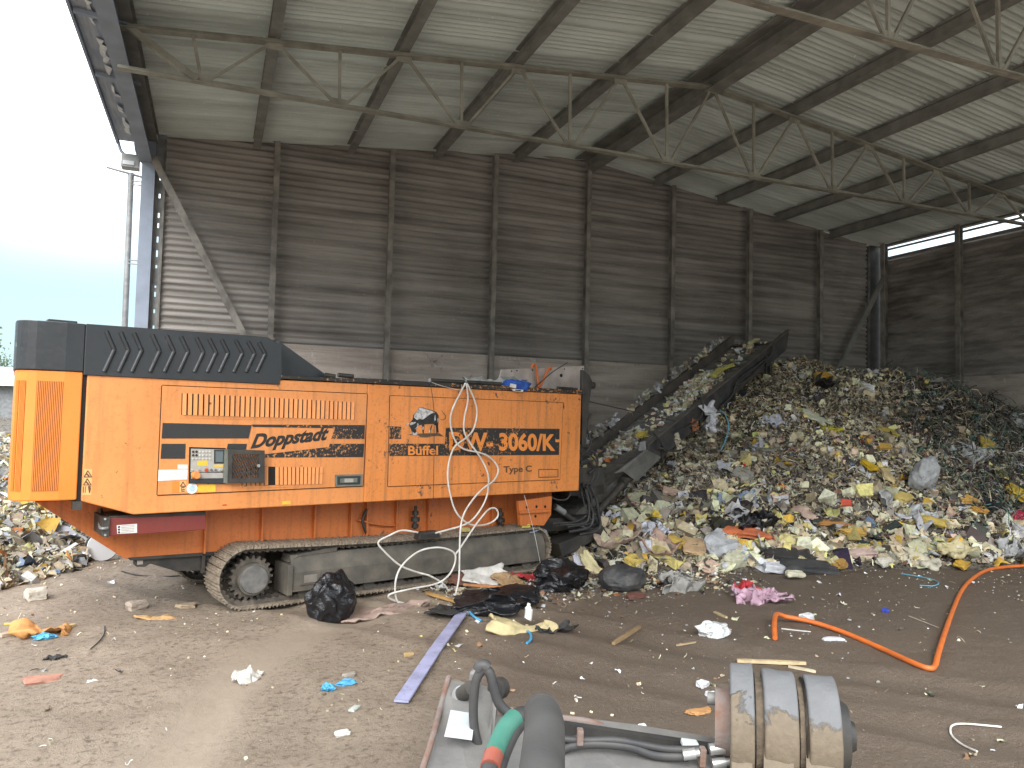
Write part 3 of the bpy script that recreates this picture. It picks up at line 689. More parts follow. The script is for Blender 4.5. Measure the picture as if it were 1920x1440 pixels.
on_door([(297, 881), (352, 880), (351, 899), (296, 902)], 'sticker_white', 'sticker', door1); on_door([(333, 871), (352, 871), (352, 879), (333, 879)], 'sticker_white', 'sticker', door1)
on_door([(372, 909), (404, 908), (404, 922), (371, 923)], 'sticker_yellow', 'sticker', door1); on_door([(323, 903), (336, 903), (336, 923), (322, 924)], 'orange_bright', 'sticker', door1)
b = MB(); b.prism(px([(337, 902), (349, 902), (349, 923), (336, 923)], YD), YD - .002, YD, 'sticker_pale')

def tri(b, cx, cy, r, y, off=YD):
    pts = [(cx, cy - r), (cx + r * 1.1, cy + r * .8), (cx - r * 1.1, cy + r * .8)]; q = [P(*p, off) for p in pts]
    for i in range(3): a_, c_ = q[i], q[(i + 1) % 3]; b.bar((a_.x, y, a_.z), (c_.x, y, c_.z), .008, .003, 'ink_brown', (0, 1, 0))

tri(b, 343, 908, 4.5, YD - .004)
for y_ in (914, 918, 921): a_, c_ = P(340, y_, YD), P(346, y_, YD); b.bar((a_.x, YD - .004, a_.z), (c_.x, YD - .004, c_.z), .008, .003, 'ink_brown', (0, 1, 0))
a_, c_ = P(340, 914, YD), P(340, 921, YD); b.bar((a_.x, YD - .004, a_.z), (c_.x, YD - .004, c_.z), .008, .003, 'ink_brown', (0, 0, 1) if False else (1, 0, 0))
b.build('sticker', door1)
b = MB(); q = P(360, 916, YD); b.cyl(q, q + Vector((0, -.003, 0)), .058, n=20, m='sticker_white', smooth=False); b.cyl(q + Vector((0, -.003, 0)), q + Vector((0, -.004, 0)), .033, n=12, m='sticker_blue', smooth=False)
b.build('sticker', door1)
b = MB(); b.prism(px([(627, 890), (679, 889), (678, 911), (627, 912)]), YD - .008, YD, 'latch_grey'); b.prism(px([(631, 893), (675, 892), (674, 908), (631, 909)]), YD - .010, YD - .007, 'screen_dark'); b.prism(px([(636, 897), (668, 896), (668, 904), (636, 905)]), YD - .02, YD - .009, 'latch_grey'); b.prism(px([(644, 897), (660, 897), (660, 904), (644, 904)]), YD - .026, YD - .019, 'panel_grey'); b.build('latch', door1, .003)
DQ2 = [(731, 742), (1055, 755), (1049, 899), (727, 912)]
b = MB(); b.prism(px(DQ2), YB - .011, YB + .01, 'orange_wear'); door2 = part(b, 'hopper_door', bev=.004); seam(DQ2, .013, door2)
on_door([(731, 799), (752, 800), (752, 823), (730, 823)], 'black_stripe', 'stripe', door2)
on_door([(730, 832), (834, 832), (836, 802), (1049, 804), (1048, 853), (730, 855)], 'black_stripe', 'stripe', door2)
text('DW- 3060/K', (842, 845), (1041, 846), (842, 808.5), 'letter_orange', 'lettering', door2, YD - .0032, bold=.035)
text('Büffel', (765, 853.5), (821, 853), (765, 835.5), 'letter_orange', 'lettering', door2, YD - .0032, bold=.022)
b = MB(); q = px([(1041, 824), (1049, 824), (1049, 829), (1041, 829)], YD); b.prism(q, YD - .005, YD - .003, 'letter_orange'); b.build('lettering', door2)
text('Type C', (944, 890), (997, 888), (944, 874), 'ink_brown', 'lettering', door2, YD - .0002, bold=.028)
# the buffalo emblem (zoomed pixels: 12 per photo pixel from 720, 740)
zb = lambda pts: [(720 + x / 12, 740 + y / 12) for x, y in pts]
b = MB()
em = lambda pts, m, lay: b.prism(px(zb(pts), YD), YD - .0008 * lay - .0012, YD - .0008 * lay, m)
em([(640, 560), (660, 460), (740, 370), (790, 290), (850, 275), (930, 310), (1060, 345), (1180, 390), (1230, 470), (1225, 620), (1215, 700), (1230, 850), (1190, 850), (1170, 700), (1100, 660), (900, 670), (780, 690), (720, 780), (740, 900), (650, 910), (600, 760), (560, 680), (600, 610)], 'ink_black', 1)
em([(670, 510), (690, 440), (760, 340), (800, 295), (850, 285), (930, 325), (1060, 360), (1150, 400), (1060, 425), (990, 470), (960, 500), (870, 560), (800, 545), (740, 570)], 'emblem_white', 2)
em([(570, 660), (620, 620), (720, 615), (690, 650), (600, 690)], 'emblem_white', 2); em([(740, 640), (780, 660), (760, 730), (690, 785), (740, 720)], 'emblem_white', 2)
em([(470, 690), (520, 650), (560, 635), (555, 660), (500, 690)], 'emblem_white', 2)
em([(640, 830), (680, 870), (740, 830), (745, 900), (650, 915)], 'emblem_white', 2)
em([(1130, 530), (1150, 450), (1165, 560), (1140, 600)], 'emblem_white', 2); em([(1200, 530), (1222, 530), (1210, 640)], 'emblem_white', 2)
for x in (880, 1040, 1190):
    em([(x - 30, 670), (x + 30, 670), (x + 12, 870), (x - 12, 870)] if x != 1040 else [(1060, 700), (1090, 670), (1040, 860), (1005, 860)], 'ink_black', 1)
em([(868, 720), (890, 720), (884, 790), (866, 790)], 'emblem_white', 2); em([(1020, 790), (1040, 790), (1030, 855), (1008, 855)], 'emblem_white', 2)
em([(520, 905), (640, 885), (740, 880), (900, 870), (1240, 865), (1350, 940), (1290, 940), (1200, 930), (1060, 940), (960, 965), (820, 960), (760, 910)], 'emblem_shadow', 0)
em([(1230, 550), (1330, 575), (1385, 540), (1385, 460), (1280, 345), (1330, 420), (1375, 470), (1370, 535), (1330, 562)], 'ink_black', 1)

b.build('emblem', door2)
b = MB(); q = px([(1010, 880), (1046, 880), (1046, 894), (1010, 895)], YD)
for i in range(4): b.bar((q[i][0], YD - .003, q[i][1]), (q[(i + 1) % 4][0], YD - .003, q[(i + 1) % 4][1]), .010, .005, 'ink_brown', (0, 1, 0))
q = px([(1017, 884), (1040, 883), (1040, 891), (1017, 892)], YD); b.prism(q, YD - .012, YD, 'orange_wear'); b.build('latch', door2)
# warning pictograms on the tail, yellow tag on the lower flange
b = MB(); b.prism(px([(158, 879), (173, 880), (171, 928), (155, 928)]), YB - .002, YB, 'sticker_pale')
tri(b, 164.5, 889, 6.5, YB - .004, YB); tri(b, 163.5, 904, 6.5, YB - .004, YB)
for cx_, cy_ in ((165, 891), (164, 906)): a_, c_ = P(cx_ - 3, cy_ - 3, YB), P(cx_ + 2, cy_ + 2, YB); b.bar((a_.x, YB - .004, a_.z), (c_.x, YB - .004, c_.z), .014, .003, 'ink_brown', (0, 1, 0))
q = P(167.5, 913, YB); b.cyl(q, q + Vector((0, -.004, 0)), .013, n=10, m='ink_brown', smooth=False); b.prism(px([(165, 915), (170.5, 915), (169.5, 920), (168.5, 924), (166.5, 924), (166, 920)]), YB - .004, YB - .001, 'ink_brown')
for xa in (156.5, 160): a_, c_ = P(xa, 912, YB), P(xa - .6, 924, YB); b.bar((a_.x, YB - .003, a_.z), (c_.x, YB - .003, c_.z), .006, .003, 'ink_brown', (0, 1, 0))
part(b, 'warning_sticker')
b = MB(); b.prism(px([(529, 940), (545, 939), (545, 945), (529, 946)]), YB - .002, YB, 'sticker_yellow'); b.prism(px([(417, 946), (425, 945.5), (425, 948), (417, 948.5)]), YB - .002, YB, 'knob_red'); part(b, 'warning_sticker')
# chassis under the body
YC = .46
b = MB(); b.prism(px([(66, 941), (150, 935), (300, 955), (1035, 920), (1030, 990), (384, 1038), (234, 1048)], YC), YC, 2.25, 'orange_chassis'); ch = part(b, 'chassis', bev=.008)
for x, yt, yb, w in ((384, 955, 1036, 3), (490, 948, 1022, 3), (588, 944, 1012, 3), (656, 940, 1006, 3), (686, 938, 1003, 4), (741, 936, 1000, 3), (801, 932, 994, 4), (920, 928, 986, 4)):
    q = P(x, yt, YC), P(x, yb, YC); b = MB(); b.box((q[0].x - w / 300, YC - .07, q[1].z), (q[0].x + w / 300, YC + .01, q[0].z), 'orange_chassis'); b.build('rib', ch)
b = MB(); a_, c_ = P(672, 975, YC - .05), P(740, 985, YC - .05); b.tube([a_, a_.lerp(c_, .5) + Vector((0, -.02, -.02)), c_], .014, 6, 'orange_chassis'); b.tube([P(690, 952, YC - .05), P(680, 975, YC - .07), P(687, 1000, YC - .05)], .02, 6, 'dark_steel'); b.build('pipe', ch)
for x in (778, 938):
    b = MB()
    for z, r in ((.02, .05), (.11, .065), (.2, .045)): q = P(x, 992, YC - .09); b.cyl(q + Vector((0, 0, z)), q + Vector((0, 0, z + .05)), r, n=8, m='dark_steel')
    b.cyl(P(x, 992, YC - .09), P(x, 992, YC - .09) + Vector((0, 0, .32)), .022, n=8, m='dark_steel'); b.build('grease_fitting', ch)
b = MB(); b.prism(px([(196, 972), (386, 966), (386, 993), (198, 1006)], -.0), -.0, .46, 'red_paint'); b.prism(px([(205, 968), (386, 958), (386, 973), (205, 978)], .01), .012, .45, 'dark_steel'); rg = part(b, 'red_guard', bev=.006)
b = MB(); b.prism(px([(219, 985), (257, 982), (257, 999), (220, 1001)], -.004), -.004, 0, 'sticker_white')
for k in range(5): a_, c_ = P(227, 986 + k * 3, -.004), P(252, 984.5 + k * 3, -.004); b.bar((a_.x, -.0055, a_.z), (c_.x, -.0055, c_.z), .007, .002, 'panel_grey', (0, 1, 0))
for y_ in (988, 993, 998): q = P(223, y_, -.004); b.cyl(q, q + Vector((0, -.003, 0)), .012, n=6, m='ink_black', smooth=False)
b.build('label', rg)
b = MB(); b.prism(px([(193, 970), (206, 970), (204, 1008), (192, 1006)], -.03), -.03, .46, 'dark_steel')
for y_ in (973, 1003): q = P(197, y_, -.03); b.cyl(q, q + Vector((0, -.01, 0)), .012, n=8, m='fitting')
b.tube([P(188, 960, .40), P(187, 985, .15), P(191, 991, -.04), P(202, 990, -.04)], .016, 8, 'galv_steel'); q = P(188, 962, .38); b.cyl(q + Vector((0, 0, -.03)), q + Vector((0, 0, .05)), .032, .02, 8, 'dark_steel'); part(b, 'lock_lever')
b = MB(); b.prism(px([(252, 1048), (480, 1034), (480, 1068), (330, 1071), (282, 1057), (272, 1063), (256, 1063), (251, 1058)], .5), .5, .56, 'dark_steel'); b.prism(px([(240, 1046), (480, 1029), (480, 1036), (244, 1051)], .45), .44, 2.0, 'dark_steel')
q = P(381, 1034, .48); b.box((q.x - .02, .44, q.z - .25), (q.x + .02, .5, q.z), 'dark_steel'); ub = part(b, 'chassis_beam', bev=.004)
b = MB(); q = [P(257, 1055, .497), P(268, 1054, .497)]; b.bar(q[0], q[1], .01, .045, 'pale_plate'); b.build('towing_eye', ub)
# crawler tracks
def track(y0, y1, front):
    tr = MB(); uL, uR, rL, rR, zL, zR = -.03, 4.30, .345, .31, .40, .36
    path = []
    n = 26
    for k in range(n + 1): a_ = math.pi / 2 + math.pi * k / n; path.append((uL + rL * math.cos(a_), zL + rL * math.sin(a_)))
    for k in range(1, 60): path.append((uL + (uR - uL) * k / 60, zL - rL + (zR - rR - zL + rL) * k / 60))
    for k in range(n + 1): a_ = -math.pi / 2 + math.pi * k / n; path.append((uR + rR * math.cos(a_), zR + rR * math.sin(a_)))
    for k in range(1, 60): t = 1 - k / 60; path.append((uL + (uR - uL) * t, (zL + rL) * (1 - t) + (zR + rR) * t - .035 * math.sin(math.pi * t)))
    path = np.array(path + path[:1]); seg = np.hypot(*np.diff(path, axis=0).T); cum = np.r_[0, np.cumsum(seg)]
    N = int(cum[-1] / .088); chains = [MB(), MB()]; rs = random.Random(5)
    for k in range(N):
        s0 = cum[-1] * k / N; p = np.array([np.interp(s0, cum, path[:, i]) for i in (0, 1)]); p2 = np.array([np.interp((s0 + .02) % cum[-1], cum, path[:, i]) for i in (0, 1)])
        d = p2 - p; d /= np.hypot(*d) + 1e-9; nrm = np.array([d[1], -d[0]])   # points outward
        ya, yb = y0 + rs.uniform(-.004, .004), y1
        def w(a_, h): q = p + d * a_ + nrm * h; return (q[0], q[1])
        tr.prism([w(-.040, -.012), w(.040, -.012), w(.040, .010), w(.026, .010), w(.022, .030), w(.010, .030), w(.006, .010), w(-.024, .010), w(-.028, .022), w(-.038, .022)], ya, yb, 'track_steel')
        for links, yy in zip(chains, ((y0 + .10, y0 + .14), (y0 + .30, y0 + .34))):
            links.prism([w(-.044, -.012), w(.044, -.012), w(.040, -.062), w(.012, -.075), w(-.02, -.05), w(-.044, -.07)], yy[0], yy[1], 'track_link')
    t = bpy.data.objects.new('crawler_track', None); COL.objects.link(t); t.parent = shr
    tr.build('track_shoe_belt', t); [c_.build('track_chain', t) for c_ in chains]
    sp = MB(); c = (uL + .08, zL - .03); pol = []
    for k in range(21):
        for a_, r in ((-.3, .225), (-.14, .262), (.14, .262), (.3, .225)): th = 2 * math.pi * (k + a_) / 21; pol.append((c[0] + r * math.cos(th), c[1] + r * math.sin(th)))
    sp.prism(pol, y0 + .15, y0 + .29, 'track_link'); sp.cyl((c[0], y0 + .05, c[1]), (c[0], y0 + .3, c[1]), .185, n=28, m='frame_steel'); sp.cyl((c[0], y0 + .02, c[1]), (c[0], y0 + .05, c[1]), .155, .165, n=28, m='hub_steel'); sp.build('sprocket', t)
    idl = MB(); idl.cyl((uR, y0 + .1, zR), (uR, y0 + .38, zR), .235, n=28, m='frame_steel'); idl.build('idler_wheel', t)
    fr = MB()
    for x0, x1, prof in ((.50, 4.52, [(y0 + .02, .19), (y0 + .02, .40), (y0 + .10, .60), (y0 + .34, .60), (y0 + .42, .40), (y0 + .42, .19)]),):
        fr.prism(prof, x0, x1, 'frame_steel', 0)
    fr.box((.44, y0 + .0, .14), (.50, y0 + .43, .50), 'frame_steel'); fr.prism([(.47, .52), (.62, .61), (1.1, .66), (1.1, .60), (.6, .58)], y0 + .08, y0 + .36, 'frame_steel')
    fr.box((.60, y0 + .008, .24), (.86, y0 + .022, .385), 'frame_steel'); fr.box((.645, y0 + .003, .265), (.815, y0 + .009, .36), 'pale_dust'); fr.box((.5, y0 + .0, .175), (4.5, y0 + .03, .192), 'frame_steel')
    fr.build('track_frame', t, .006)
    for k in range(9):
        r = MB(); u_ = .68 + k * .44; r.cyl((u_, y0 + .08, .135), (u_, y0 + .38, .135), .075, n=14, m='frame_steel'); r.build('track_roller', t)
    return t

track(.02, .50, True); track(1.80, 2.28, False)
# tail end: brackets, hoses, rams
b = MB(); b.prism(px([(972, 940), (1035, 930), (1033, 965), (1020, 985), (976, 985)], .0), 0, .06, 'orange_chassis'); b.prism(px([(974, 958), (1031, 955), (1031, 960), (974, 963)], -.04), -.05, 0, 'orange_chassis')
for x, y in ((988, 951), (1006, 950), (1022, 950), (1004, 968)): q = P(x, y, -.003); b.cyl(q, q + Vector((0, -.003, 0)), .022, n=10, m='dark_seam', smooth=False)
part(b, 'conveyor_bracket')
b = MB(); b.box((4.55, .3, .55), (5.9, 2.2, .75), 'dark_steel'); b.box((5.15, .2, 1.1), (5.95, .26, 1.55), 'dark_steel'); b.prism(px([(1085, 912), (1140, 908), (1138, 925), (1086, 935)], .2), .2, 1.9, 'dark_steel'); part(b, 'rear_frame', bev=.008)
b = MB(); b.cyl(P(1040, 950, .2), P(1085, 982, .2), .045, n=12, m='dark_steel'); b.cyl(P(1041, 950, .19), P(1058, 961, .19), .05, n=12, m='galv_steel'); b.cyl(P(1085, 982, .2), P(1105, 996, .2), .025, n=10, m='fitting'); part(b, 'hydraulic_ram')
rs = random.Random(21); hz_list = []
for k in range(9):
    x0 = rs.uniform(1086, 1112); y0_ = rs.uniform(905, 930); x1 = rs.uniform(1080, 1125); y1_ = rs.uniform(968, 995)
    hz_list.append([(x0, y0_), (x0 + rs.uniform(4, 14), y0_ + 25), (x0 + rs.uniform(6, 18), y0_ + 48), (x1, y1_), (x1 - rs.uniform(20, 50), y1_ + rs.uniform(0, 14))])
hz_list += [[(1090, 850), (1112, 858), (1122, 880), (1118, 900), (1100, 908)], [(1096, 840), (1115, 850), (1120, 872), (1104, 888)], [(1088, 868), (1104, 864), (1114, 884), (1108, 906), (1090, 915)], [(1030, 930), (1045, 937), (1062, 936), (1070, 925)], [(1108, 775), (1100, 800), (1108, 830), (1098, 850)]]
for i, h in enumerate(hz_list):
    b = MB(); b.tube([P(x, y, .05 + .05 * (i % 4)) for x, y in h], .014 + .005 * (i % 3), 7, 'hose_black'); part(b, 'hydraulic_hose')
b = MB(); b.prism(px([(1048, 1020), (1130, 985), (1140, 1000), (1055, 1045)], .1), .1, .5, 'dark_steel'); part(b, 'rear_frame', bev=.01)
# discharge conveyor
cz = lambda u: 4.43 - .551 * (11.85 - u)
conv = bpy.data.objects.new('conveyor', None); COL.objects.link(conv); conv.parent = shr
for y in (.46, 1.86):
    b = MB(); u0 = 6.95 if y > 1 else 7.25; rm = 'rail_worn_lit' if y > 1 else 'conveyor_rail'
    b.prism([(u0, cz(u0)), (11.85, cz(11.85)), (11.85, cz(11.85) - .07), (11.75, cz(11.75) - .40), (u0 + .1, cz(u0) - .40)], y - .02, y + .02, rm)
    b.prism([(u0, cz(u0) + .012), (11.85, cz(11.85) + .012), (11.85, cz(11.85) - .01), (u0, cz(u0) - .01)], y - .05, y + .05, 'rail_worn_lit'); b.build('side_rail', conv, .004)  # paler flange colour paints in the lit top edge of the rail

b = MB(); bz = lambda u: cz(u) - .20
b.prism([(5.6, bz(5.6)), (11.8, bz(11.8)), (11.86, bz(11.8) - .08), (11.8, bz(11.8) - .17), (5.6, bz(5.6) - .16)], .50, 1.82, 'belt_rubber')
k = 5.7
while k < 11.7: b.prism([(k, bz(k) + .001), (k + .03, bz(k + .03) + .001), (k + .02, bz(k + .02) + .035), (k + .005, bz(k) + .035)], .60, 1.72, 'belt_rubber'); k += .30

b.build('belt', conv)
b = MB(); b.cyl((11.72, .5, bz(11.72) - .10), (11.72, 1.82, bz(11.72) - .10), .11, n=18, m='dark_steel'); b.build('head_drum', conv)
for u in (7.6, 8.7, 9.8, 10.9):
    b = MB(); b.cyl((u, .5, cz(u) - .42), (u, 1.82, cz(u) - .42), .05, n=12, m='dark_steel'); b.build('return_roller', conv)
    b = MB(); b.bar((u + .05, .43, cz(u) - .1), (u + .05, .43, cz(u) - .5), .06, .03, 'dark_steel'); b.build('rail_bracket', conv)
b = MB(); q = [P(1212, 843, .3), P(1240, 857, .42), P(1194, 903, .28), P(1168, 884, .22), P(1152, 888, .22)]
b.add(q + [v + Vector((0, .012, .004)) for v in q], [(4, 3, 2, 1, 0), (5, 6, 7, 8, 9)] + [(i, (i + 1) % 5, (i + 1) % 5 + 5, i + 5) for i in range(5)], 'flap_rubber')
b.add([P(1200, 829, .4), P(1210, 827, .4), P(1212, 845, .38), P(1197, 845, .38), P(1200, 829, .41), P(1210, 827, .41), P(1212, 845, .39), P(1197, 845, .39)], [(3, 2, 1, 0), (4, 5, 6, 7), (0, 1, 5, 4), (1, 2, 6, 5), (2, 3, 7, 6), (3, 0, 4, 7)], 'galv_steel'); b.build('side_flap', conv)
b = MB(); b.cyl(P(1165, 905, .35), P(1215, 873, .45), .075, n=14, m='dark_steel'); b.cyl(P(1120, 960, .3), P(1170, 905, .35), .06, n=10, m='dark_steel'); b.build('tail_roller', conv)
for i, pts in enumerate(([(1450, 640), (1446, 665), (1432, 680), (1405, 698), (1385, 718), (1378, 735), (1358, 760)], [(1443, 668), (1420, 685), (1392, 705), (1380, 722), (1372, 742), (1350, 764)], [(1380, 722), (1395, 716), (1420, 694), (1448, 662), (1452, 642)], [(1310, 735), (1318, 755), (1315, 780), (1290, 800), (1262, 812)], [(1232, 838), (1262, 846), (1285, 840), (1300, 828)], [(1225, 812), (1238, 826), (1248, 845)])):
    b = MB(); b.tube([P(x, y, .40 - .015 * i) for x, y in pts], .017, 7, 'hose_black'); b.build('hydraulic_hose', conv)
b = MB(); b.bar(P(1100, 752, .6), P(1180, 790, 1.7) if False else P(1290, 795, .45), .018, .018, 'dark_steel'); b.build('stay_cable', conv)
b = MB(); b.bar((11.3, .6, cz(11.3) - .3), (11.55, .6, 2.6), .08, .08, 'dark_steel'); b.bar((11.3, 1.7, cz(11.3) - .3), (11.55, 1.7, 2.6), .08, .08, 'dark_steel'); b.build('head_frame', conv)
# ------------------------------------------------------------------ waste heaps
CREST = np.array([(6.3, 12.5, .45, 2.3), (7.8, 12.75, 1.35, 3.1), (9.6, 13.3, 2.45, 4.1), (11.5, 13.6, 3.8, 4.65), (12.85, 13.2, 3.72, 4.15), (14.1, 12.8, 3.62, 3.5), (15.3, 12.3, 3.35, 2.95), (17.4, 12.1, 2.9, 2.6), (22, 12, 2.6, 3)])
def heap_h(x, y):
    x, y = np.asarray(x, float), np.asarray(y, float); best = np.full(x.shape, -1.0)
    for a, b in zip(CREST[:-1], CREST[1:]):
        dx, dy = b[0] - a[0], b[1] - a[1]; t = np.clip(((x - a[0]) * dx + (y - a[1]) * dy) / (dx * dx + dy * dy), 0, 1)
        d = np.hypot(x - a[0] - t * dx, y - a[1] - t * dy); zc = a[2] + t * (b[2] - a[2]); R = (a[3] + t * (b[3] - a[3])) * (1 + .25 * fbm(x * .5, y * .5, 2, 44))
        q = np.clip(1 - d / R, 0, 1); best = np.maximum(best, zc * (.82 * q ** 1.12 + .18 * q * (2 - q)))
    m = np.clip(best / .6, 0, 1)
    return best + m * (.42 * fbm(x * .9, y * .9, 3, 70) + .26 * fbm(x * 2.6, y * 2.6, 3, 71) + .16 * fbm(x * 8, y * 8, 2, 72)) - .03
TOEL = [(-4.2, 8.6), (-2.45, 11.0), (-1.75, 12.2), (-1.5, 13.5), (-.9, 16.5), (-.9, 22), (-2, 60)]
def left_h(x, y):
    x, y = np.asarray(x, float), np.asarray(y, float); t = np.array(TOEL)
    xl = np.interp(y, t[:, 1], t[:, 0]); s = np.clip((xl - x) * .8, -1, 30) * np.clip((y - 8.6) / 3, 0, 1)
    h = .34 * np.clip(s, 0, 1.0) + .20 * np.clip(s - 1, 0, 2.5) + .36 * np.clip(s - 3.2, 0, 4.5)
    h = np.minimum(h, 2.3)
    return h + np.clip(h / .3, 0, 1) * (.55 * fbm(x * .8, y * .8, 3, 90) + .28 * fbm(x * 3, y * 3, 3, 91)) - .03
def heightmesh(name, fn, x0, x1, y0, y1, st, m, lab):
    gx, gy = np.arange(x0, x1, st), np.arange(y0, y1, st); X, Y = np.meshgrid(gx, gy, indexing='ij'); Z = fn(X, Y); nx, ny = X.shape
    ii = np.arange(nx * ny).reshape(nx, ny); q = np.c_[ii[:-1, :-1].ravel(), ii[1:, :-1].ravel(), ii[1:, 1:].ravel(), ii[:-1, 1:].ravel()]
    keep = Z.ravel()[q].max(1) > .0; q = q[keep]; used = np.unique(q); re = np.full(nx * ny, -1); re[used] = np.arange(len(used))
    return mesh_np(name, np.c_[X.ravel(), Y.ravel(), Z.ravel()][used], re[q], [m], 'stuff', lab, 'waste', smooth=True)
heap = heightmesh('waste_heap', heap_h, 3.5, 17.42, 8, 15.85, .06, 'waste_bulk', 'tall heap of shredded mixed waste spilling from the conveyor against the back wall')
lheap = heightmesh('waste_heap', left_h, -16, -.6, 8, 42, .09, 'waste_bulk', 'low pale heap of mixed rubbish lying outside beyond the tail of the machine')
def surf(x, y): return np.maximum(np.maximum(heap_h(x, y), left_h(x, y)), gz(x, y))
def hit(pxx, pyy):
    d = wray(pxx, pyy); t = np.arange(4, 40, .02); p = CAMP[None] + d[None] * t[:, None]
    below = p[:, 2] < surf(p[:, 0], p[:, 1]); k = int(np.argmax(below)) if below.any() else len(t) - 1
    return Vector(p[k])
def nrm(x, y, fn=surf, e=.12):
    nx_ = -(fn(x + e, y) - fn(x - e, y)) / (2 * e); ny_ = -(fn(x, y + e) - fn(x, y - e)) / (2 * e)
    return nx_, ny_
# piece templates, each a set of random variants (vertices n x 3, quads)
rng = np.random.RandomState(17)
def grid_q(a, b): i = np.arange(a * b).reshape(a, b); return np.c_[i[:-1, :-1].ravel(), i[1:, :-1].ravel(), i[1:, 1:].ravel(), i[:-1, 1:].ravel()]
def t_crumple(n=40, k=4):
    u, v = np.meshgrid(np.linspace(-.5, .5, k), np.linspace(-.5, .5, k), indexing='ij'); out = []
    for _ in range(n):
        z = rng.uniform(-.8, .8) * u * u + rng.uniform(-.8, .8) * v * v + .5 * rng.uniform(-1, 1) * u * v + rng.uniform(-.22, .22, u.shape)
        out.append(np.stack([u + rng.uniform(-.17, .17, u.shape), v * rng.uniform(.4, 1) + rng.uniform(-.17, .17, u.shape), z], -1).reshape(-1, 3))
    return np.array(out), grid_q(k, k)
def t_chunk(n=40):
    base = np.array([(x, y, z) for z in (-.5, .5) for y in (-.5, .5) for x in (-.5, .5)], float); q = np.array([(0, 2, 3, 1), (4, 5, 7, 6), (0, 1, 5, 4), (1, 3, 7, 5), (3, 2, 6, 7), (2, 0, 4, 6)])
    return np.array([base * np.array([1, rng.uniform(.4, 1), rng.uniform(.15, .7)]) + rng.uniform(-.15, .15, base.shape) for _ in range(n)]), q
def t_strip(n=30, k=6, w=.12):
    out = []
    for _ in range(n):
        s = np.linspace(-.5, .5, k); c = np.stack([s, .3 * np.sin(s * rng.uniform(2, 6) + rng.uniform(0, 6)), .25 * np.sin(s * rng.uniform(2, 7) + rng.uniform(0, 6))], -1)
        a = rng.uniform(-1, 1, 3); a /= np.linalg.norm(a); out.append(np.stack([c - a * w / 2, c + a * w / 2], 1).reshape(-1, 3))
    return np.array(out), grid_q(k, 2)
T = {'crumple': t_crumple(), 'chunk': t_chunk(), 'strip': t_strip(), 'wire': t_strip(30, 9, .025)}
def rotm(nrm_, yaw, tilt):
    """rotation matrices: z axis along a jittered surface normal"""
    n = nrm_ + tilt; n /= np.linalg.norm(n, axis=1, keepdims=True); a = np.stack([np.cos(yaw), np.sin(yaw), np.zeros_like(yaw)], 1)
    x = a - n * (a * n).sum(1, keepdims=True); x /= np.linalg.norm(x, axis=1, keepdims=True) + 1e-9; return np.stack([x, np.cross(n, x), n], 2)
class Pile:
    soil = True
    def __init__(s): s.V, s.Q, s.C, s.S, s.o = [], [], [], [], 0
    def put(s, kind, pos, nrm_, size, col, tilt=.5, flat=1.0):
        V0, Q0 = T[kind]; n = len(pos); 
        if n == 0: return
        k = rng.randint(0, len(V0), n); R = rotm(nrm_, rng.uniform(0, 6.28, n), rng.normal(0, tilt, (n, 3)))
        v = V0[k] * size[:, None, None]; v[:, :, 2] *= flat; w = np.einsum('nij,nkj->nki', R, v) + pos[:, None]; m = V0.shape[1]
        s.V.append(w.reshape(-1, 3)); s.Q.append((Q0[None] + (np.arange(n) * m)[:, None, None] + s.o).reshape(-1, 4)); s.o += n * m
        soil = np.clip(.92 + 1.4 * fbm(pos[:, 0] * .8 + pos[:, 2], pos[:, 1] * .8 + pos[:, 2] * .7, 4, 61), .35, 1.15)[:, None] if s.soil else 1.0
        s.C.append(np.repeat(col * soil, len(Q0), 0)); s.S.append(np.full(n * len(Q0), kind == 'crumple'))
    def build(s, name, m, kind='stuff', label=None, cat=None, parent=None):
        return mesh_np(name, np.concatenate(s.V), np.concatenate(s.Q), [m], kind, label, cat, smooth=np.concatenate(s.S), col=np.concatenate(s.C), parent=parent)
PAL = dict(grey=(.20, .185, .16), shred=(.30, .245, .172), dark=(.05, .045, .04), black=(.018, .018, .02), beige=(.50, .405, .28), cream=(.58, .495, .335), yellow=(.52, .41, .16), mustard=(.50, .30, .05), white=(.60, .60, .60), pale=(.42, .43, .46), blue=(.16, .23, .36), pink=(.50, .33, .27), brown=(.17, .10, .06), red=(.38, .05, .04), orange=(.55, .17, .05), green=(.06, .14, .11), teal=(.12, .30, .34), brightyellow=(.62, .52, .04))
PK = list(PAL); PV = np.clip(np.array([PAL[k] for k in PK]) * 1.6, 0, .78)
def colours(n, weights):
    p = np.array([weights.get(k, 0) for k in PK], float); p /= p.sum(); c = PV[rng.choice(len(PK), n, p=p)]
    return np.clip(c * rng.uniform(.7, 1.25, (n, 1)) + rng.uniform(-.015, .015, (n, 3)), .008, .8)
def sample(fn, x0, x1, y0, y1, n, w=None, hmin=.06):
    x, y = rng.uniform(x0, x1, n), rng.uniform(y0, y1, n); h = fn(x, y); k = h > hmin
    x, y, h = x[k], y[k], h[k]
    if w is not None: q = rng.uniform(0, 1, len(x)) < w(x, y, h); x, y, h = x[q], y[q], h[q]
    gxn, gyn = nrm(x, y, fn); N_ = np.stack([gxn, gyn, np.ones_like(gxn)], 1); N_ /= np.linalg.norm(N_, axis=1, keepdims=True)
    return np.stack([x, y, h], 1), N_
BOX = (4.2, 17.4, 8.3, 15.8)
SH = dict(grey=6, shred=8, dark=4.5, beige=5.5, cream=3, yellow=.7, white=.7, pale=.8, brown=1.6, pink=.15, blue=.06, red=.03)
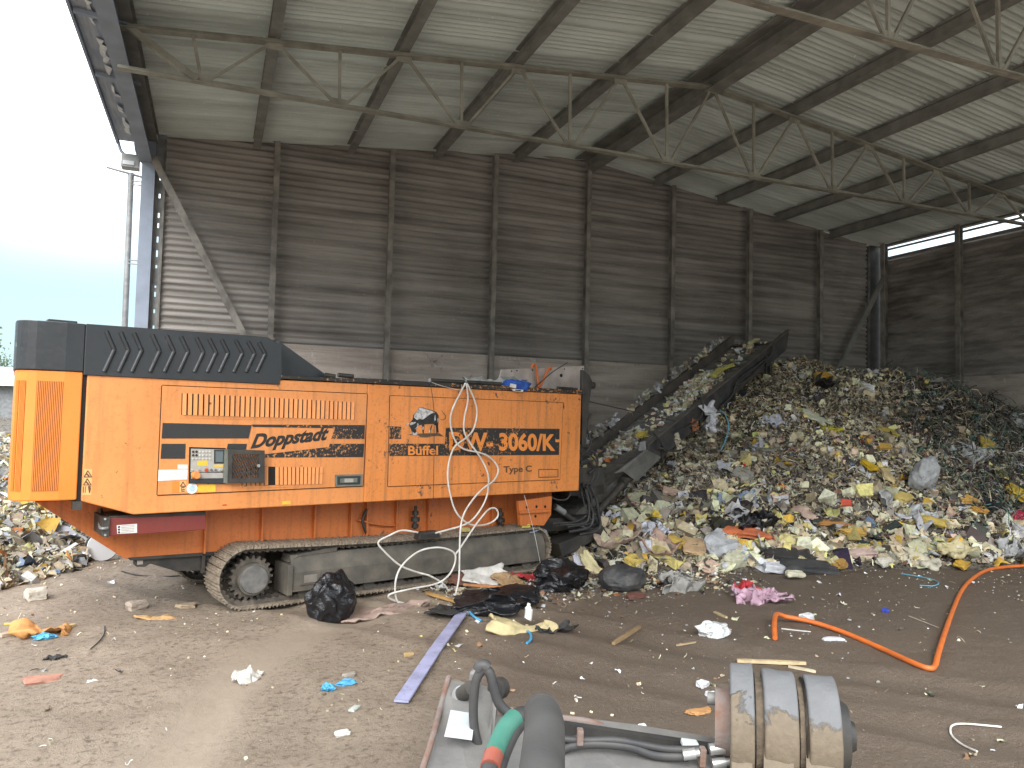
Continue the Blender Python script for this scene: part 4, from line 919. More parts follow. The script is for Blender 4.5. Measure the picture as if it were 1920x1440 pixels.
MIXED = dict(grey=3, shred=5, dark=2.4, beige=6, cream=6, yellow=2.0, mustard=.7, white=.7, pale=.9, pink=.5, blue=.2, orange=.1, red=.08, teal=.05, black=.9, brown=1.2)
FOAM = dict(cream=6, beige=5, yellow=1.6, mustard=.9, white=1.0, pale=1.3, pink=.5, dark=1.2, black=1.0, blue=.1, orange=.04, grey=2, shred=2)
DARKS = dict(dark=6, black=3, grey=4, shred=3, green=1.6, brown=1, beige=1.2, pale=.6, cream=.3)
right = lambda x, y: np.clip((x - 12.6 + (y - 10.5) * -.55) / 1.2, 0, 1) * np.clip((heap_h(x, y) - .35) / .5, 0, 1)      # the dark, wiry end of the heap
upper = lambda x, y, h: np.clip((h - .9) / .9, 0, 1)
P1 = Pile()
p_, n_ = sample(heap_h, *BOX, 86000, lambda x, y, h: (1 - .75 * right(x, y)) * (.45 + .55 * upper(x, y, h))); k = len(p_)
P1.put('crumple', p_ + n_ * rng.uniform(-.01, .05, (k, 1)), n_, rng.uniform(.025, .085, k), colours(k, SH), .8)
p_, n_ = sample(heap_h, *BOX, 26000, lambda x, y, h: 1 - .7 * right(x, y)); k = len(p_)
P1.put('strip', p_ + n_ * rng.uniform(0, .06, (k, 1)), n_, rng.uniform(.06, .2, k), colours(k, SH), .7)
p_, n_ = sample(heap_h, *BOX, 5600, lambda x, y, h: (1 - .7 * right(x, y)) * np.where(h < 2.2, 1, .35)); k = len(p_)
P1.put('crumple', p_ + n_ * rng.uniform(0, .07, (k, 1)), n_, rng.uniform(.06, .15, k), colours(k, MIXED), .55)
P1.put('chunk', p_[::2] + n_[::2] * .04, n_[::2], rng.uniform(.06, .17, len(p_[::2])), colours(len(p_[::2]), MIXED), .6)
p_, n_ = sample(heap_h, *BOX, 3000, lambda x, y, h: np.clip(1.25 - h / 1.1, .04, 1) * (1 - .5 * right(x, y)), .02); k = len(p_)
P1.put('crumple', p_ + n_ * .06, n_, rng.uniform(.12, .34, k), colours(k, FOAM), .5)
P1.put('chunk', p_[::2] + n_[::2] * .05, n_[::2], rng.uniform(.14, .34, len(p_[::2])), colours(len(p_[::2]), FOAM), .5)
p_, n_ = sample(heap_h, *BOX, 30000, lambda x, y, h: right(x, y)); k = len(p_)
P1.put('crumple', p_ + n_ * rng.uniform(0, .05, (k, 1)), n_, rng.uniform(.05, .15, k), colours(k, DARKS), .8)
P1.put('wire', p_[::3] + n_[::3] * rng.uniform(.02, .16, (len(p_[::3]), 1)), n_[::3], rng.uniform(.25, .8, len(p_[::3])), colours(len(p_[::3]), dict(dark=4, black=3, green=3, grey=3, pale=1.2, beige=.6)), .35)
P1.put('strip', p_[1::4] + n_[1::4] * .05, n_[1::4], rng.uniform(.12, .32, len(p_[1::4])), colours(len(p_[1::4]), DARKS), .5)
P1.build('shredded_debris', 'debris', parent=heap)
P2 = Pile(); LB = (-9, -.8, 9.2, 32)
LW = dict(beige=6, cream=3, shred=6, pale=3, white=1.8, grey=3, yellow=1.4, mustard=.8, brown=1.0, dark=1, blue=.3, teal=.2, orange=.4)
p_, n_ = sample(left_h, *LB, 42000, lambda x, y, h: np.where(y < 18, 1, .5), .0); k = len(p_)
P2.put('crumple', p_ + n_ * .03, n_, rng.uniform(.04, .16, k), colours(k, LW) * .8, .7)
P2.put('chunk', p_[::4] + n_[::4] * .03, n_[::4], rng.uniform(.06, .2, len(p_[::4])), colours(len(p_[::4]), LW) * .72, .4)
P2.put('strip', p_[1::4] + n_[1::4] * .05, n_[1::4], rng.uniform(.12, .5, len(p_[1::4])), colours(len(p_[1::4]), LW) * .72, .25)
p_, n_ = sample(left_h, *LB, 600, None, .05); k = len(p_)
P2.put('crumple', p_ + n_ * .08, n_, rng.uniform(.2, .5, k), colours(k, LW) * .72, .35)
P2.build('rubbish_debris', 'debris', parent=lheap)
# waste riding on the conveyor belt and caught on its far rail
P3 = Pile(); n = 3600
u = rng.uniform(6.6, 11.75, n); yv = .86 + .84 * rng.beta(2, 2, n); cov = vnoise(u * 1.7, yv * 1.5, 8); k = rng.uniform(0, 1, n) < np.clip((cov - .28) * 2.4, .04, 1) * np.clip((u - 6.6) / 2.4, .10, 1)
u, yv = u[k], yv[k]; n = len(u); hh = .07 * np.clip(1 - np.abs(yv - 1.28) / .5, 0, 1) * rng.uniform(0, 1, n)
loc = np.stack([u, yv, cz(u) - .19 + hh], 1); wp = MO[None] + loc[:, :1] * MU + loc[:, 1:2] * MN + np.array([0, 0, 1.0]) * loc[:, 2:]
nn = np.tile(np.array([-.48 * MU[0], -.48 * MU[1], .87]), (n, 1)); BELT = dict(beige=5, cream=5, white=3, pale=2, yellow=1.5, shred=3, pink=1.2, grey=1.5, brown=.6, orange=.4)
P3.put('crumple', wp, nn, rng.uniform(.05, .16, n), colours(n, BELT), .6); P3.put('chunk', wp[::3], nn[::3], rng.uniform(.04, .12, len(wp[::3])), colours(len(wp[::3]), BELT), .6); P3.put('strip', wp[1::4], nn[1::4], rng.uniform(.1, .25, len(wp[1::4])), colours(len(wp[1::4]), BELT), .6)
n = 170; u = np.concatenate([rng.normal(c, s, n // 4) for c, s in ((8.9, .25), (9.9, .2), (10.7, .3), (7.5, .3))]); loc = np.stack([u, np.full(len(u), 1.90) + rng.normal(0, .05, len(u)), cz(u) + .02 + rng.uniform(0, .16, len(u))], 1)
wp = MO[None] + loc[:, :1] * MU + loc[:, 1:2] * MN + np.array([0, 0, 1.0]) * loc[:, 2:]
P3.put('crumple', wp, np.tile(nn[:1], (len(u), 1)), rng.uniform(.05, .17, len(u)), colours(len(u), dict(white=3, pale=4, beige=3, grey=2)), .9)
P3.build('conveyed_waste', 'debris', 'stuff', 'pale shredded waste riding up the black conveyor belt', 'waste')
# crumbs and chips strewn over the yard: stuff
P4 = Pile()
def strew(n, dens, cw, s0, s1, kind, hgt=.004, x0=-5, x1=15, y0=2, y1=13.5):
    x, y = rng.uniform(x0, x1, n), rng.uniform(y0, y1, n); k = rng.uniform(0, 1, n) < dens(x, y); x, y = x[k], y[k]
    k = (heap_h(x, y) < .05) & (left_h(x, y) < .05) & (polydist(x, y, DUST) > rng.uniform(.05, .5, len(x))); x, y = x[k], y[k]; n = len(x); s = rng.uniform(s0, s1, n) ** 1.0 * rng.uniform(.5, 1, n)
    P4.put(kind, np.stack([x, y, gz(x, y) + s * .12 + hgt], 1), np.tile([[0, 0, 1.0]], (n, 1)), s, colours(n, cw), .25)
near_heap = lambda x, y: np.exp(-np.clip(y - 0, 0, 99) * 0) * np.clip(1.25 - np.abs(polydist(x, y, [(5.0, 10), (7.5, 9.4), (10.5, 8.9), (15, 9.0)])) / 4.2, 0, 1) ** 1.6
clump = lambda x, y, sc, sd: np.clip((vnoise(x * sc, y * sc, sd) - .42) * 3.2, 0, 1)
strew(6500, lambda x, y: near_heap(x, y) * (.25 + .75 * clump(x, y, 1.6, 31)), dict(white=7, pale=3, cream=1.5, beige=1), .006, .022, 'chunk')
strew(2400, lambda x, y: near_heap(x, y) * clump(x, y, .9, 33), dict(white=5, cream=3, beige=2, yellow=.6, pale=1.6, brown=1, pink=.6, grey=1), .03, .085, 'crumple')
strew(6000, lambda x, y: .45 * clump(x, y, 1.1, 35) * np.clip((6.5 - x) / 4, 0, 1), dict(beige=5, shred=4, grey=3, white=1, brown=2), .008, .04, 'chunk', x0=-6, x1=7)
strew(2600, lambda x, y: .5 * clump(x, y, .8, 37), dict(beige=3, shred=3, white=2, cream=2, brown=2, dark=1), .03, .10, 'strip')
strew(700, lambda x, y: .5 * clump(x, y, .7, 38), dict(beige=3, shred=3, white=3, cream=2, brown=2, dark=1.5, pale=2), .04, .11, 'crumple')
strew(9000, lambda x, y: np.clip(1 - polydist(x, y, [(3.2, 9.6), (6.8, 9.6)]) / 1.1, 0, 1) * .9, dict(beige=3, shred=3, white=2.4, cream=2, brown=2.4, dark=2, pale=1, orange=.2), .02, .11, 'crumple', x0=1.5, x1=9, y0=7.5, y1=11)
P4.build('litter_crumbs', 'litter', 'stuff', 'white polystyrene crumbs and small chips strewn across the dirt', 'litter')
mat('cord_teal', (.10, .33, .46), (.16, .38, .48), 9, .6)
# ------------------------------------------------------------------ separate pieces of rubbish, each its own object
def itemmat(c, rough=.8, film=False):
    key = 'piece_%d_%d_%d%s' % (c[0] * 99, c[1] * 99, c[2] * 99, '_film' if film else '')
    if key in MATS: return key
    m, N, L, b = newmat(key)
    col = mixc(N, L, ramp(N, L, noise(N, L, 5, 6, None, .65), .4, .7), c, tuple(x * .66 for x in c))
    col = mixc(N, L, ramp(N, L, noise(N, L, 9, 8, None, .72, dist=.5), .58, .70), col, (.12, .09, .065))
    L.new(col, b.inputs['Base Color']); b.inputs['Roughness'].default_value = .35 if film else rough
    bump(N, L, b, noise(N, L, 14 if film else 40, 6, None, .65, dist=.8 if film else 0), .6 if film else .4, .02)
    return key
from mathutils import noise as mnoise
def nz3(v, s, sd): return mnoise.noise_vector(Vector(v) * s + Vector((sd * 3.1, sd * 1.7, sd)))
def finish(bm, name, m, loc, rz=0, tilt=(0, 0), smooth=True, parent=None):
    me = bpy.data.meshes.new(name); bm.to_mesh(me); bm.free(); me.materials.append(MATS[m])
    if smooth: me.polygons.foreach_set('use_smooth', [True] * len(me.polygons))
    o = bpy.data.objects.new(name, me); COL.objects.link(o)
    o.location = loc; o.rotation_euler = (tilt[0], tilt[1], rz); o.parent = parent; return o
def foam(name, loc, dims, col, rz=0, tilt=(0, 0), seed=1, rough_amt=.09):
    """a torn lump of foam, board or masonry: flat cut faces with broken edges and nibbled corners"""
    bm = bmesh.new(); bmesh.ops.create_cube(bm, size=1); bmesh.ops.subdivide_edges(bm, edges=bm.edges[:], cuts=4, use_grid_fill=True)
    sk = [random.Random(seed + i).uniform(-.28, .28) for i in range(6)]
    for v in bm.verts:
        c = v.co.copy(); d = nz3(c, 2.2, seed) * rough_amt * 1.6 + nz3(c, 6, seed + 5) * rough_amt * .5; c = c + d
        if max(abs(v.co.x), abs(v.co.y)) > .45 and abs(v.co.z) > .45: c *= .93
        v.co = Vector((c.x * dims[0] * (1 + sk[0] * c.y * 2), c.y * dims[1] * (1 + sk[1] * c.x * 2), c.z * dims[2] + .18 * sk[2] * dims[0] * c.x * c.x * 2))
    return finish(bm, name, itemmat(col), loc, rz, tilt, False)
def sheet(name, loc, w, l, col, rz=0, tilt=(0, 0), curl=.1, wr=.05, seed=1, thick=.012, film=False, ragged=.12, n=16, m=None, freq=3.0):
    bm = bmesh.new(); g = [[None] * (n + 1) for _ in range(n + 1)]; r = random.Random(seed); cx_, cy_ = r.uniform(-1, 1) * curl, r.uniform(-1, 1) * curl
    for i in range(n + 1):
        for j in range(n + 1):
            u, v = i / n - .5, j / n - .5; e = nz3((u * 2, v * 2, 0), 1.6, seed) * ragged
            x, y = u * w * (1 + e.x * 2), v * l * (1 + e.y * 2); d = nz3((u * w, v * l, 0), freq / max(w, l), seed + 9)
            d2 = nz3((u * w, v * l, 0), freq * 3.2 / max(w, l), seed + 19)
            g[i][j] = bm.verts.new((x + d.x * wr, y + d.y * wr, cx_ * (u * 2) ** 2 + cy_ * (v * 2) ** 2 + d.z * wr * 1.6 + d2.z * wr * .7))
    for i in range(n):
        for j in range(n): bm.faces.new((g[i][j], g[i + 1][j], g[i + 1][j + 1], g[i][j + 1]))
    o = finish(bm, name, m or itemmat(col, film=film), loc, rz, tilt)
    s = o.modifiers.new('solidify', 'SOLIDIFY'); s.thickness = thick; return o
def bag(name, loc, dims, m, rz=0, seed=1, amt=.34, sub=5):
    bm = bmesh.new(); bmesh.ops.create_icosphere(bm, subdivisions=sub, radius=.5)
    for v in bm.verts:
        c = v.co.copy(); d = nz3(c, 2.6, seed) * amt * .55 + nz3(c, 6, seed + 3) * amt * .24
        a = mnoise.noise(c * 7 + Vector((seed, 0, seed))); rid = (1 - abs(a) * 2.2) * amt * .11
        c = c + d + c.normalized() * rid
        if c.z < -.32: c.z = -.32 + (c.z + .32) * .12
        v.co = Vector((c.x * dims[0], c.y * dims[1], (c.z + .33) * dims[2]))
    return finish(bm, name, m, loc, rz)
def plank(name, a, c, w, t, col, seed=1):
    a, c = Vector(a), Vector(c); b = MB(); d = (c - a); n = 7; r = random.Random(seed); L = d.length; s = d.normalized().cross(Vector((0, 0, 1))).normalized(); up = s.cross(d.normalized())
    v = []
    for i in range(n + 1):
        k = i / n; p = a + d * k + s * r.uniform(-.03, .03) * w; ww = w * (r.uniform(.85, 1.08) if 0 < i < n else r.uniform(.35, .9))
        v += [p - s * ww / 2, p + s * ww / 2, p + s * ww / 2 + up * t, p - s * ww / 2 + up * t]
    f = [(3, 2, 1, 0), (4 * n, 4 * n + 1, 4 * n + 2, 4 * n + 3)] + [(4 * i + j, 4 * i + (j + 1) % 4, 4 * i + 4 + (j + 1) % 4, 4 * i + 4 + j) for i in range(n) for j in range(4)]
    b.add(v, f, itemmat(col)); return b.build(name)
def gp(x, y, dz=.0): return G2(x, y, dz)
def run(name, pts, r, m, dz=0, n=8, sub=6, ends=None):
    b = MB(); b.tube([gp(x, y, r + dz + (e[0] if (e := [q for q in [z]]) and z else 0)) for x, y, z in [(p + (0,))[:3] for p in pts]], r, n, m, sub); return b.build(name)
I = []
# --- between the track and the heap
I.append(tag(bag('refuse_bag', gp(622, 1160), (.55, .46, .60), 'bag_film', .3, 3, .34), 'shiny black refuse bag slumped against the crawler track', 'refuse bag'))
t_ = sheet('film_scrap', gp(612, 1164, .24), .20, .30, (.42, .42, .46), .5, (1.25, .25), .05, .06, 5, .003, True, .3); I.append(tag(t_, 'torn pale grey plastic film clinging to the front of the shiny black bag', 'plastic film'))
I.append(tag(sheet('carpet', gp(722, 1148, .03), 1.05, .50, (.36, .26, .215), .2, (.0, 0), .0, .045, 8, .02, False, .2, 26, None, 5), 'rumpled pinkish brown carpet piece flat on the dirt beside the track', 'carpet'))
I.append(tag(bag('refuse_bag', gp(935, 1142), (.95, .62, .28), 'bag_film', .2, 9, .5), 'flattened torn black bag in front of the orange sticks', 'refuse bag'))
I.append(tag(sheet('dark_rag', gp(855, 1150, .05), .75, .35, (.035, .033, .032), .1, (0, 0), .03, .07, 14, .01, False, .3), 'dark crumpled rag under the white cable loops', 'rag'))
I.append(tag(sheet('foam_sheet', gp(978, 1180, .05), .62, .36, (.60, .50, .27), -.3, (.1, .08), .08, .03, 15, .03, False, .25), 'pale yellow foam sheet lying flat on the dirt beside a white bottle', 'foam sheet'))
b = MB(); q = gp(990, 1172, .06)
for (r0, r1, z0, z1) in ((.035, .045, 0, .02), (.045, .045, .02, .12), (.045, .02, .12, .16), (.02, .02, .16, .185)): b.cyl(q + Vector((0, 0, z0)), q + Vector((.01, 0, z1)), r0, r1, 14, 'sticker_white')
I.append(tag(b.build('bottle'), 'small white plastic bottle standing by the pale yellow foam sheet', 'bottle'))
I.append(tag(sheet('dark_scrap', gp(1045, 1185, .03), .42, .16, (.04, .037, .034), .1, (0, 0), .04, .05, 19, .008, False, .35), 'dark ragged scrap to the right of the white bottle', 'scrap'))
a_, c_ = gp(752, 1320, .012), gp(866, 1156, .03); b = MB(); d_ = (c_ - a_); s_ = d_.normalized().cross(Vector((0, 0, 1))) * .06
v = []; 
for i in range(13): k = i / 12; pp = a_ + d_ * k; pp.z += .02 * (1 - abs(2 * k - 1)); v += [pp - s_, pp + s_, pp + s_ + Vector((0, 0, .018)), pp - s_ + Vector((0, 0, .018))]
b.add(v, [(3, 2, 1, 0), (48, 49, 50, 51)] + [(4 * i + j, 4 * i + (j + 1) % 4, 4 * i + 4 + (j + 1) % 4, 4 * i + 4 + j) for i in range(12) for j in range(4)], itemmat((.36, .365, .54), .55)); I.append(tag(b.build('trim_strip'), 'long flat lavender strip lying on the dirt', 'strip'))
b = MB(); b.tube([gp(862, 1140, .04), gp(868, 1148, .06), gp(874, 1144, .1), gp(878, 1152, .05), gp(890, 1162, .03), gp(903, 1167, .02)], .014, 7, 'blue_strap'); I.append(tag(b.build('strap'), 'blue strap knotted at the far end of the lavender strip', 'strap'))
b = MB(); b.tube([gp(989, 1187, .02), gp(995, 1194, .03), gp(995, 1203, .02), gp(988, 1208, .012)], .014, 7, 'blue_strap'); I.append(tag(b.build('strap'), 'short blue hook of hose below the white bottle', 'hose'))
I.append(tag(plank('stick', gp(868, 1112, .10), gp(965, 1113, .06), .05, .03, (.48, .20, .08), 3), 'straight orange wooden stick in front of the white board', 'stick'))
I.append(tag(plank('stick', gp(800, 1118, .03), gp(880, 1142, .03), .05, .03, (.52, .30, .10), 5), 'yellowish wooden stick among the white cable loops', 'stick'))
I.append(tag(plank('stick', gp(890, 1124, .03), gp(1000, 1110, .03), .06, .03, (.42, .22, .10), 6), 'reddish wooden slat leaning across the flattened bag', 'stick'))
I.append(tag(sheet('board', gp(915, 1097, .12), .62, .34, (.66, .63, .58), .2, (.45, -.1), .02, .02, 23, .02, False, .2), 'white broken board tilted against the track frame', 'board'))
I.append(tag(sheet('board', gp(870, 1100, .10), .42, .22, (.17, .075, .05), -.25, (.5, .1), .01, .02, 24, .02, False, .15), 'dark brown board left of the white broken board', 'board'))
I.append(tag(sheet('cardboard', gp(955, 1098, .08), .42, .30, (.42, .27, .14), .1, (.3, .1), .03, .03, 25, .012, False, .15), 'brown cardboard piece right of the white broken board', 'cardboard'))
I.append(tag(sheet('plastic_wrap', gp(990, 1088, .08), .50, .26, (.48, .05, .06), .1, (.2, 0), .06, .08, 27, .004, True, .3), 'crumpled red plastic wrap left of the round black bag', 'plastic film'))
I.append(tag(bag('refuse_bag', gp(1052, 1102), (.72, .6, .40), 'bag_film', .1, 31, .45), 'rounded black bag at the rear end of the crawler track', 'refuse bag'))
I.append(tag(bag('cushion', gp(1166, 1104), (.62, .5, .38), 'bag_dusty', -.35, 33, .16), 'dull dark grey cushion lying at the foot of the heap', 'cushion'))
I.append(tag(sheet('foam_sheet', gp(1108, 1072, .12), .24, .40, (.64, .56, .32), .5, (.75, -.2), .08, .02, 35, .04, False, .15), 'cream foam slab propped between the black bag and grey cushion', 'foam sheet'))
I.append(tag(sheet('foam_sheet', gp(1090, 1072, .10), .16, .34, (.52, .52, .60), .6, (.75, -.1), .06, .02, 36, .02, False, .15), 'narrow lilac white slab beside the propped cream foam slab', 'foam sheet'))
I.append(tag(sheet('cloth', gp(1272, 1108, .12), .55, .42, (.33, .315, .29), .2, (.6, 0), .10, .13, 37, .008, False, .3, 26, None, 5), 'grey crumpled cloth heaped in front of the waste heap', 'cloth'))
I.append(tag(foam('brick', gp(1190, 1122, .035), (.24, .10, .07), (.15, .06, .045), .1, (0, 0), 3), 'broken dark red brick in front of the grey cushion', 'brick'))
t_ = sheet('garment', gp(1425, 1128, .07), .62, .40, (.56, .36, .45), -.5, (.05, 0), .05, .10, 41, .008, False, .28, 28, None, 6); I.append(tag(t_, 'crumpled pink and white garment lying alone on the dirt', 'garment'))
t_ = sheet('garment', gp(1398, 1112, .08), .34, .22, (.50, .04, .05), -.3, (.1, 0), .05, .09, 43, .008, False, .3, 22, None, 5); I.append(tag(t_, 'crumpled red garment touching the pink one', 'garment'))
I.append(tag(bag('plastic_bag', gp(1338, 1192), (.34, .26, .17), itemmat((.62, .63, .62), film=True), .1, 45, .5), 'crumpled white plastic bag on the bare dirt', 'plastic bag'))
for (x0, y0), (x1, y1), w, c, lab in (((1150, 1210), (1200, 1178), .05, (.30, .20, .10), 'brown wooden stick lying slanted left of the white plastic bag'), ((1268, 1212), (1305, 1206), .03, (.40, .29, .17), 'thin short splinter below the white plastic bag'), ((1340, 1150), (1362, 1160), .04, (.60, .46, .26), 'short pale stub of wood above the white plastic bag'), ((1382, 1242), (1511, 1247), .055, (.62, .48, .28), 'long pale wooden batten just beyond the muddy pin joint'), ((1478, 1252), (1530, 1262), .04, (.62, .52, .36), 'short pale batten beside the long batten'), ((1303, 1090), (1345, 1093), .04, (.50, .30, .15), 'orange brown slat beside the grey crumpled cloth'), ((1704, 1156), (1760, 1178), .014, (.50, .44, .36), 'thin pale rod lying inside the bend of the orange pipe'), ((1465, 1180), (1520, 1186), .02, (.62, .60, .56), 'thin white slat under the orange pipe'), ((0, 1196), (45, 1186), .07, (.42, .33, .24), 'weathered grey plank at the left edge of the yard'), ((98, 1186), (140, 1174), .05, (.46, .34, .16), 'yellowish slat behind the orange netting'), ((8, 1172), (36, 1171), .03, (.55, .46, .10), 'small yellow slat near the left edge of the yard')):
    I.append(tag(plank('stick', gp(x0, y0, .004), gp(x1, y1, .004), w, w * .5, c, int(x0)), lab, 'stick'))
for x, y, d, c, rz, lab, cat in ((1515, 1163, (.15, .11, .08), (.70, .71, .72), .3, 'white foam block above the orange pipe', 'foam block'), (1562, 1200, (.22, .07, .03), (.66, .68, .70), -.3, 'flat white tray crossing under the orange pipe', 'tray'), (1316, 1287, (.10, .08, .05), (.72, .73, .76), .4, 'white foam cube left of the muddy pin joint, the upper of two', 'foam block'), (1333, 1306, (.08, .06, .04), (.72, .73, .76), -.2, 'white foam cube left of the muddy pin joint, the lower of two', 'foam block'), (1313, 1337, (.19, .08, .03), (.50, .26, .10), .05, 'orange brown foam chip near the pin bolt', 'foam chip'), (68, 1124, (.22, .16, .14), (.46, .41, .34), .3, 'pale concrete block at the edge of the rubbish outside', 'block'), (78, 1276, (.26, .18, .025), (.40, .19, .13), .1, 'terracotta tile shard lying on the left of the yard', 'tile shard'), (258, 1142, (.20, .13, .10), (.42, .34, .27), .4, 'buff torn lump on the dirt left of the track', 'lump'), (350, 1140, (.20, .12, .05), (.40, .30, .20), .2, 'tan flake of board just left of the track', 'flake'), (1660, 1148, (.06, .06, .05), (.03, .06, .40), .2, 'tiny bright blue cap on the dirt', 'cap'), (665, 1330, (.11, .05, .02), (.45, .47, .42), .9, 'grey green chip of board lying near the lavender strip', 'chip'), (641, 1378, (.10, .06, .03), (.62, .60, .55), .2, 'round white chip nearest the camera on the left', 'chip'), (655, 1268, (.10, .05, .03), (.33, .29, .24), .3, 'grey stone on the dirt above the blue gloves', 'stone'), (765, 1230, (.08, .05, .03), (.52, .36, .16), .3, 'small amber chip left of the lavender strip', 'chip'), (1205, 1365, (.05, .04, .03), (.7, .7, .68), .3, 'small white crumb in front of the loader beam', 'crumb')):
    I.append(tag(foam(cat.replace(' ', '_'), gp(x, y, d[2] * .45), d, c, rz, (0, 0), int(x)), lab, cat))
I.append(tag(sheet('paper_scrap', gp(468, 1274, .04), .26, .17, (.60, .56, .50), .6, (.1, .2), .05, .05, 51, .004, False, .25), 'crumpled white paper scrap beside the dusty wheel track', 'paper scrap'))
I.append(tag(bag('glove', gp(614, 1294), (.09, .10, .07), 'blue_strap', .2, 53, .6, 4), 'crumpled blue glove with a white chip in front of it', 'glove'))
I.append(tag(bag('glove', gp(648, 1284), (.13, .08, .05), 'blue_strap', .1, 54, .6, 4), 'crumpled blue glove behind and right of the other glove', 'glove'))
I.append(tag(sheet('netting', gp(88, 1190, .05), .50, .22, (.58, .27, .09), .15, (0, 0), .05, .08, 55, .006, False, .3), 'scrap of orange netting on the left of the yard', 'netting'))
I.append(tag(bag('glove', gp(82, 1198), (.16, .10, .06), 'blue_strap', .1, 56, .6, 4), 'crumpled blue rag beside the orange netting', 'rag'))
I.append(tag(sheet('dark_scrap', gp(103, 1235, .02), .17, .08, (.04, .037, .034), .2, (0, 0), .03, .03, 57, .006, False, .3), 'small dark scrap behind the terracotta shard', 'scrap'))
I.append(tag(sheet('board', gp(298, 1160, .03), .40, .12, (.50, .30, .13), -.25, (0, .1), .02, .03, 58, .02, False, .3), 'tan torn strip of board on the dirt left of the track', 'board'))
I.append(tag(sheet('rag', gp(1105, 1098, .02), .3, .1, (.6, .58, .53), .1, (0, 0), .02, .02, 59, .006, False, .3), 'thin white offcut in front of the cream foam slab', 'offcut'))
# --- pipes, cords and cables lying on the ground
b = MB(); b.tube([gp(x, y, z) for x, y, z in ((1453, 1202, .03), (1452, 1190, .12), (1456, 1172, .12), (1475, 1168, .07), (1520, 1172, .04), (1580, 1190, .03), (1650, 1220, .03), (1715, 1250, .03), (1742, 1259, .03), (1753, 1254, .03), (1759, 1232, .03), (1772, 1190, .03), (1788, 1145, .03), (1803, 1112, .03), (1822, 1090, .03), (1850, 1073, .03), (1890, 1066, .03), (1960, 1064, .03), (2080, 1068, .03))], .027, 10, 'hose_orange'); I.append(tag(b.build('conduit_pipe'), 'bent orange plastic pipe lying across the dirt at the right', 'pipe'))
for pts, r, m_, lab in (([(1782, 1378), (1783, 1366), (1792, 1361), (1820, 1360), (1876, 1366)], .008, 'cable_white', None), ):
    b = MB(); b.tube([gp(x, y, .012) for x, y in [(1832, 1412), (1806, 1400), (1788, 1386), (1782, 1374), (1786, 1363), (1810, 1360), (1878, 1366)]], .008, 7, m_); I.append(tag(b.build('wire'), 'stiff white wire bent in a hook on the dirt at the lower right', 'wire'))
b = MB(); b.tube([gp(x, y, .02) for x, y in [(1690, 1078), (1715, 1082), (1745, 1088), (1760, 1095), (1750, 1101), (1725, 1100)]], .009, 7, 'cord_teal'); I.append(tag(b.build('cord'), 'loop of teal cord at the foot of the heap', 'cord'))
b = MB(); b.tube([gp(x, y, .01) for x, y in [(170, 1218), (185, 1205), (195, 1190), (196, 1176)]], .006, 6, 'hose_black'); I.append(tag(b.build('wire'), 'thin dark wire curved on the dirt at the left', 'wire'))
b = MB(); b.tube([gp(x, y, .01) for x, y in [(228, 1072), (262, 1080), (320, 1082), (380, 1076)]], .010, 6, 'hose_black'); I.append(tag(b.build('wire'), 'dark cable lying on the ground under the tail of the machine', 'cable'))
# --- pieces on the heap: (pixel, size, thickness, colour, yaw, tilt, label, category)
def on_heap(kind, x, y, size, th, col, rz, lab, cat, seed=None, lift=.10, up=.6):
    p = hit(x, y); gx_, gy_ = nrm(p.x, p.y); n = Vector((float(gx_), float(gy_), 1)).normalized(); sd = seed or int(x + y)
    size = (size[0] * 1.15, size[1] * 1.15)
    if kind == 'foam': o = foam(cat.replace(' ', '_'), p, (size[0], size[1], th), col, 0, (0, 0), sd)
    elif kind == 'sheet': o = sheet(cat.replace(' ', '_'), p, size[0], size[1], col, 0, (0, 0), .18 * size[0], .10 * size[0], sd, th, False, .22)
    elif kind == 'film': o = sheet(cat.replace(' ', '_'), p, size[0], size[1], col, 0, (0, 0), .25 * size[0], .22 * size[0], sd, th, True, .3, 22, None, 5)
    else: o = bag(cat.replace(' ', '_'), p, (size[0], size[1], th), itemmat(col, film=False), 0, sd, .22)
    n = n.lerp(Vector((0, -.25, 1)), 1 - up).normalized(); x_ = Vector((math.cos(rz), math.sin(rz), 0)); x_ = (x_ - n * x_.dot(n)).normalized(); y_ = n.cross(x_)
    o.matrix_world = Matrix.Translation(p + n * lift) @ Matrix((x_, y_, n)).transposed().to_4x4()
    return tag(o, lab, cat)
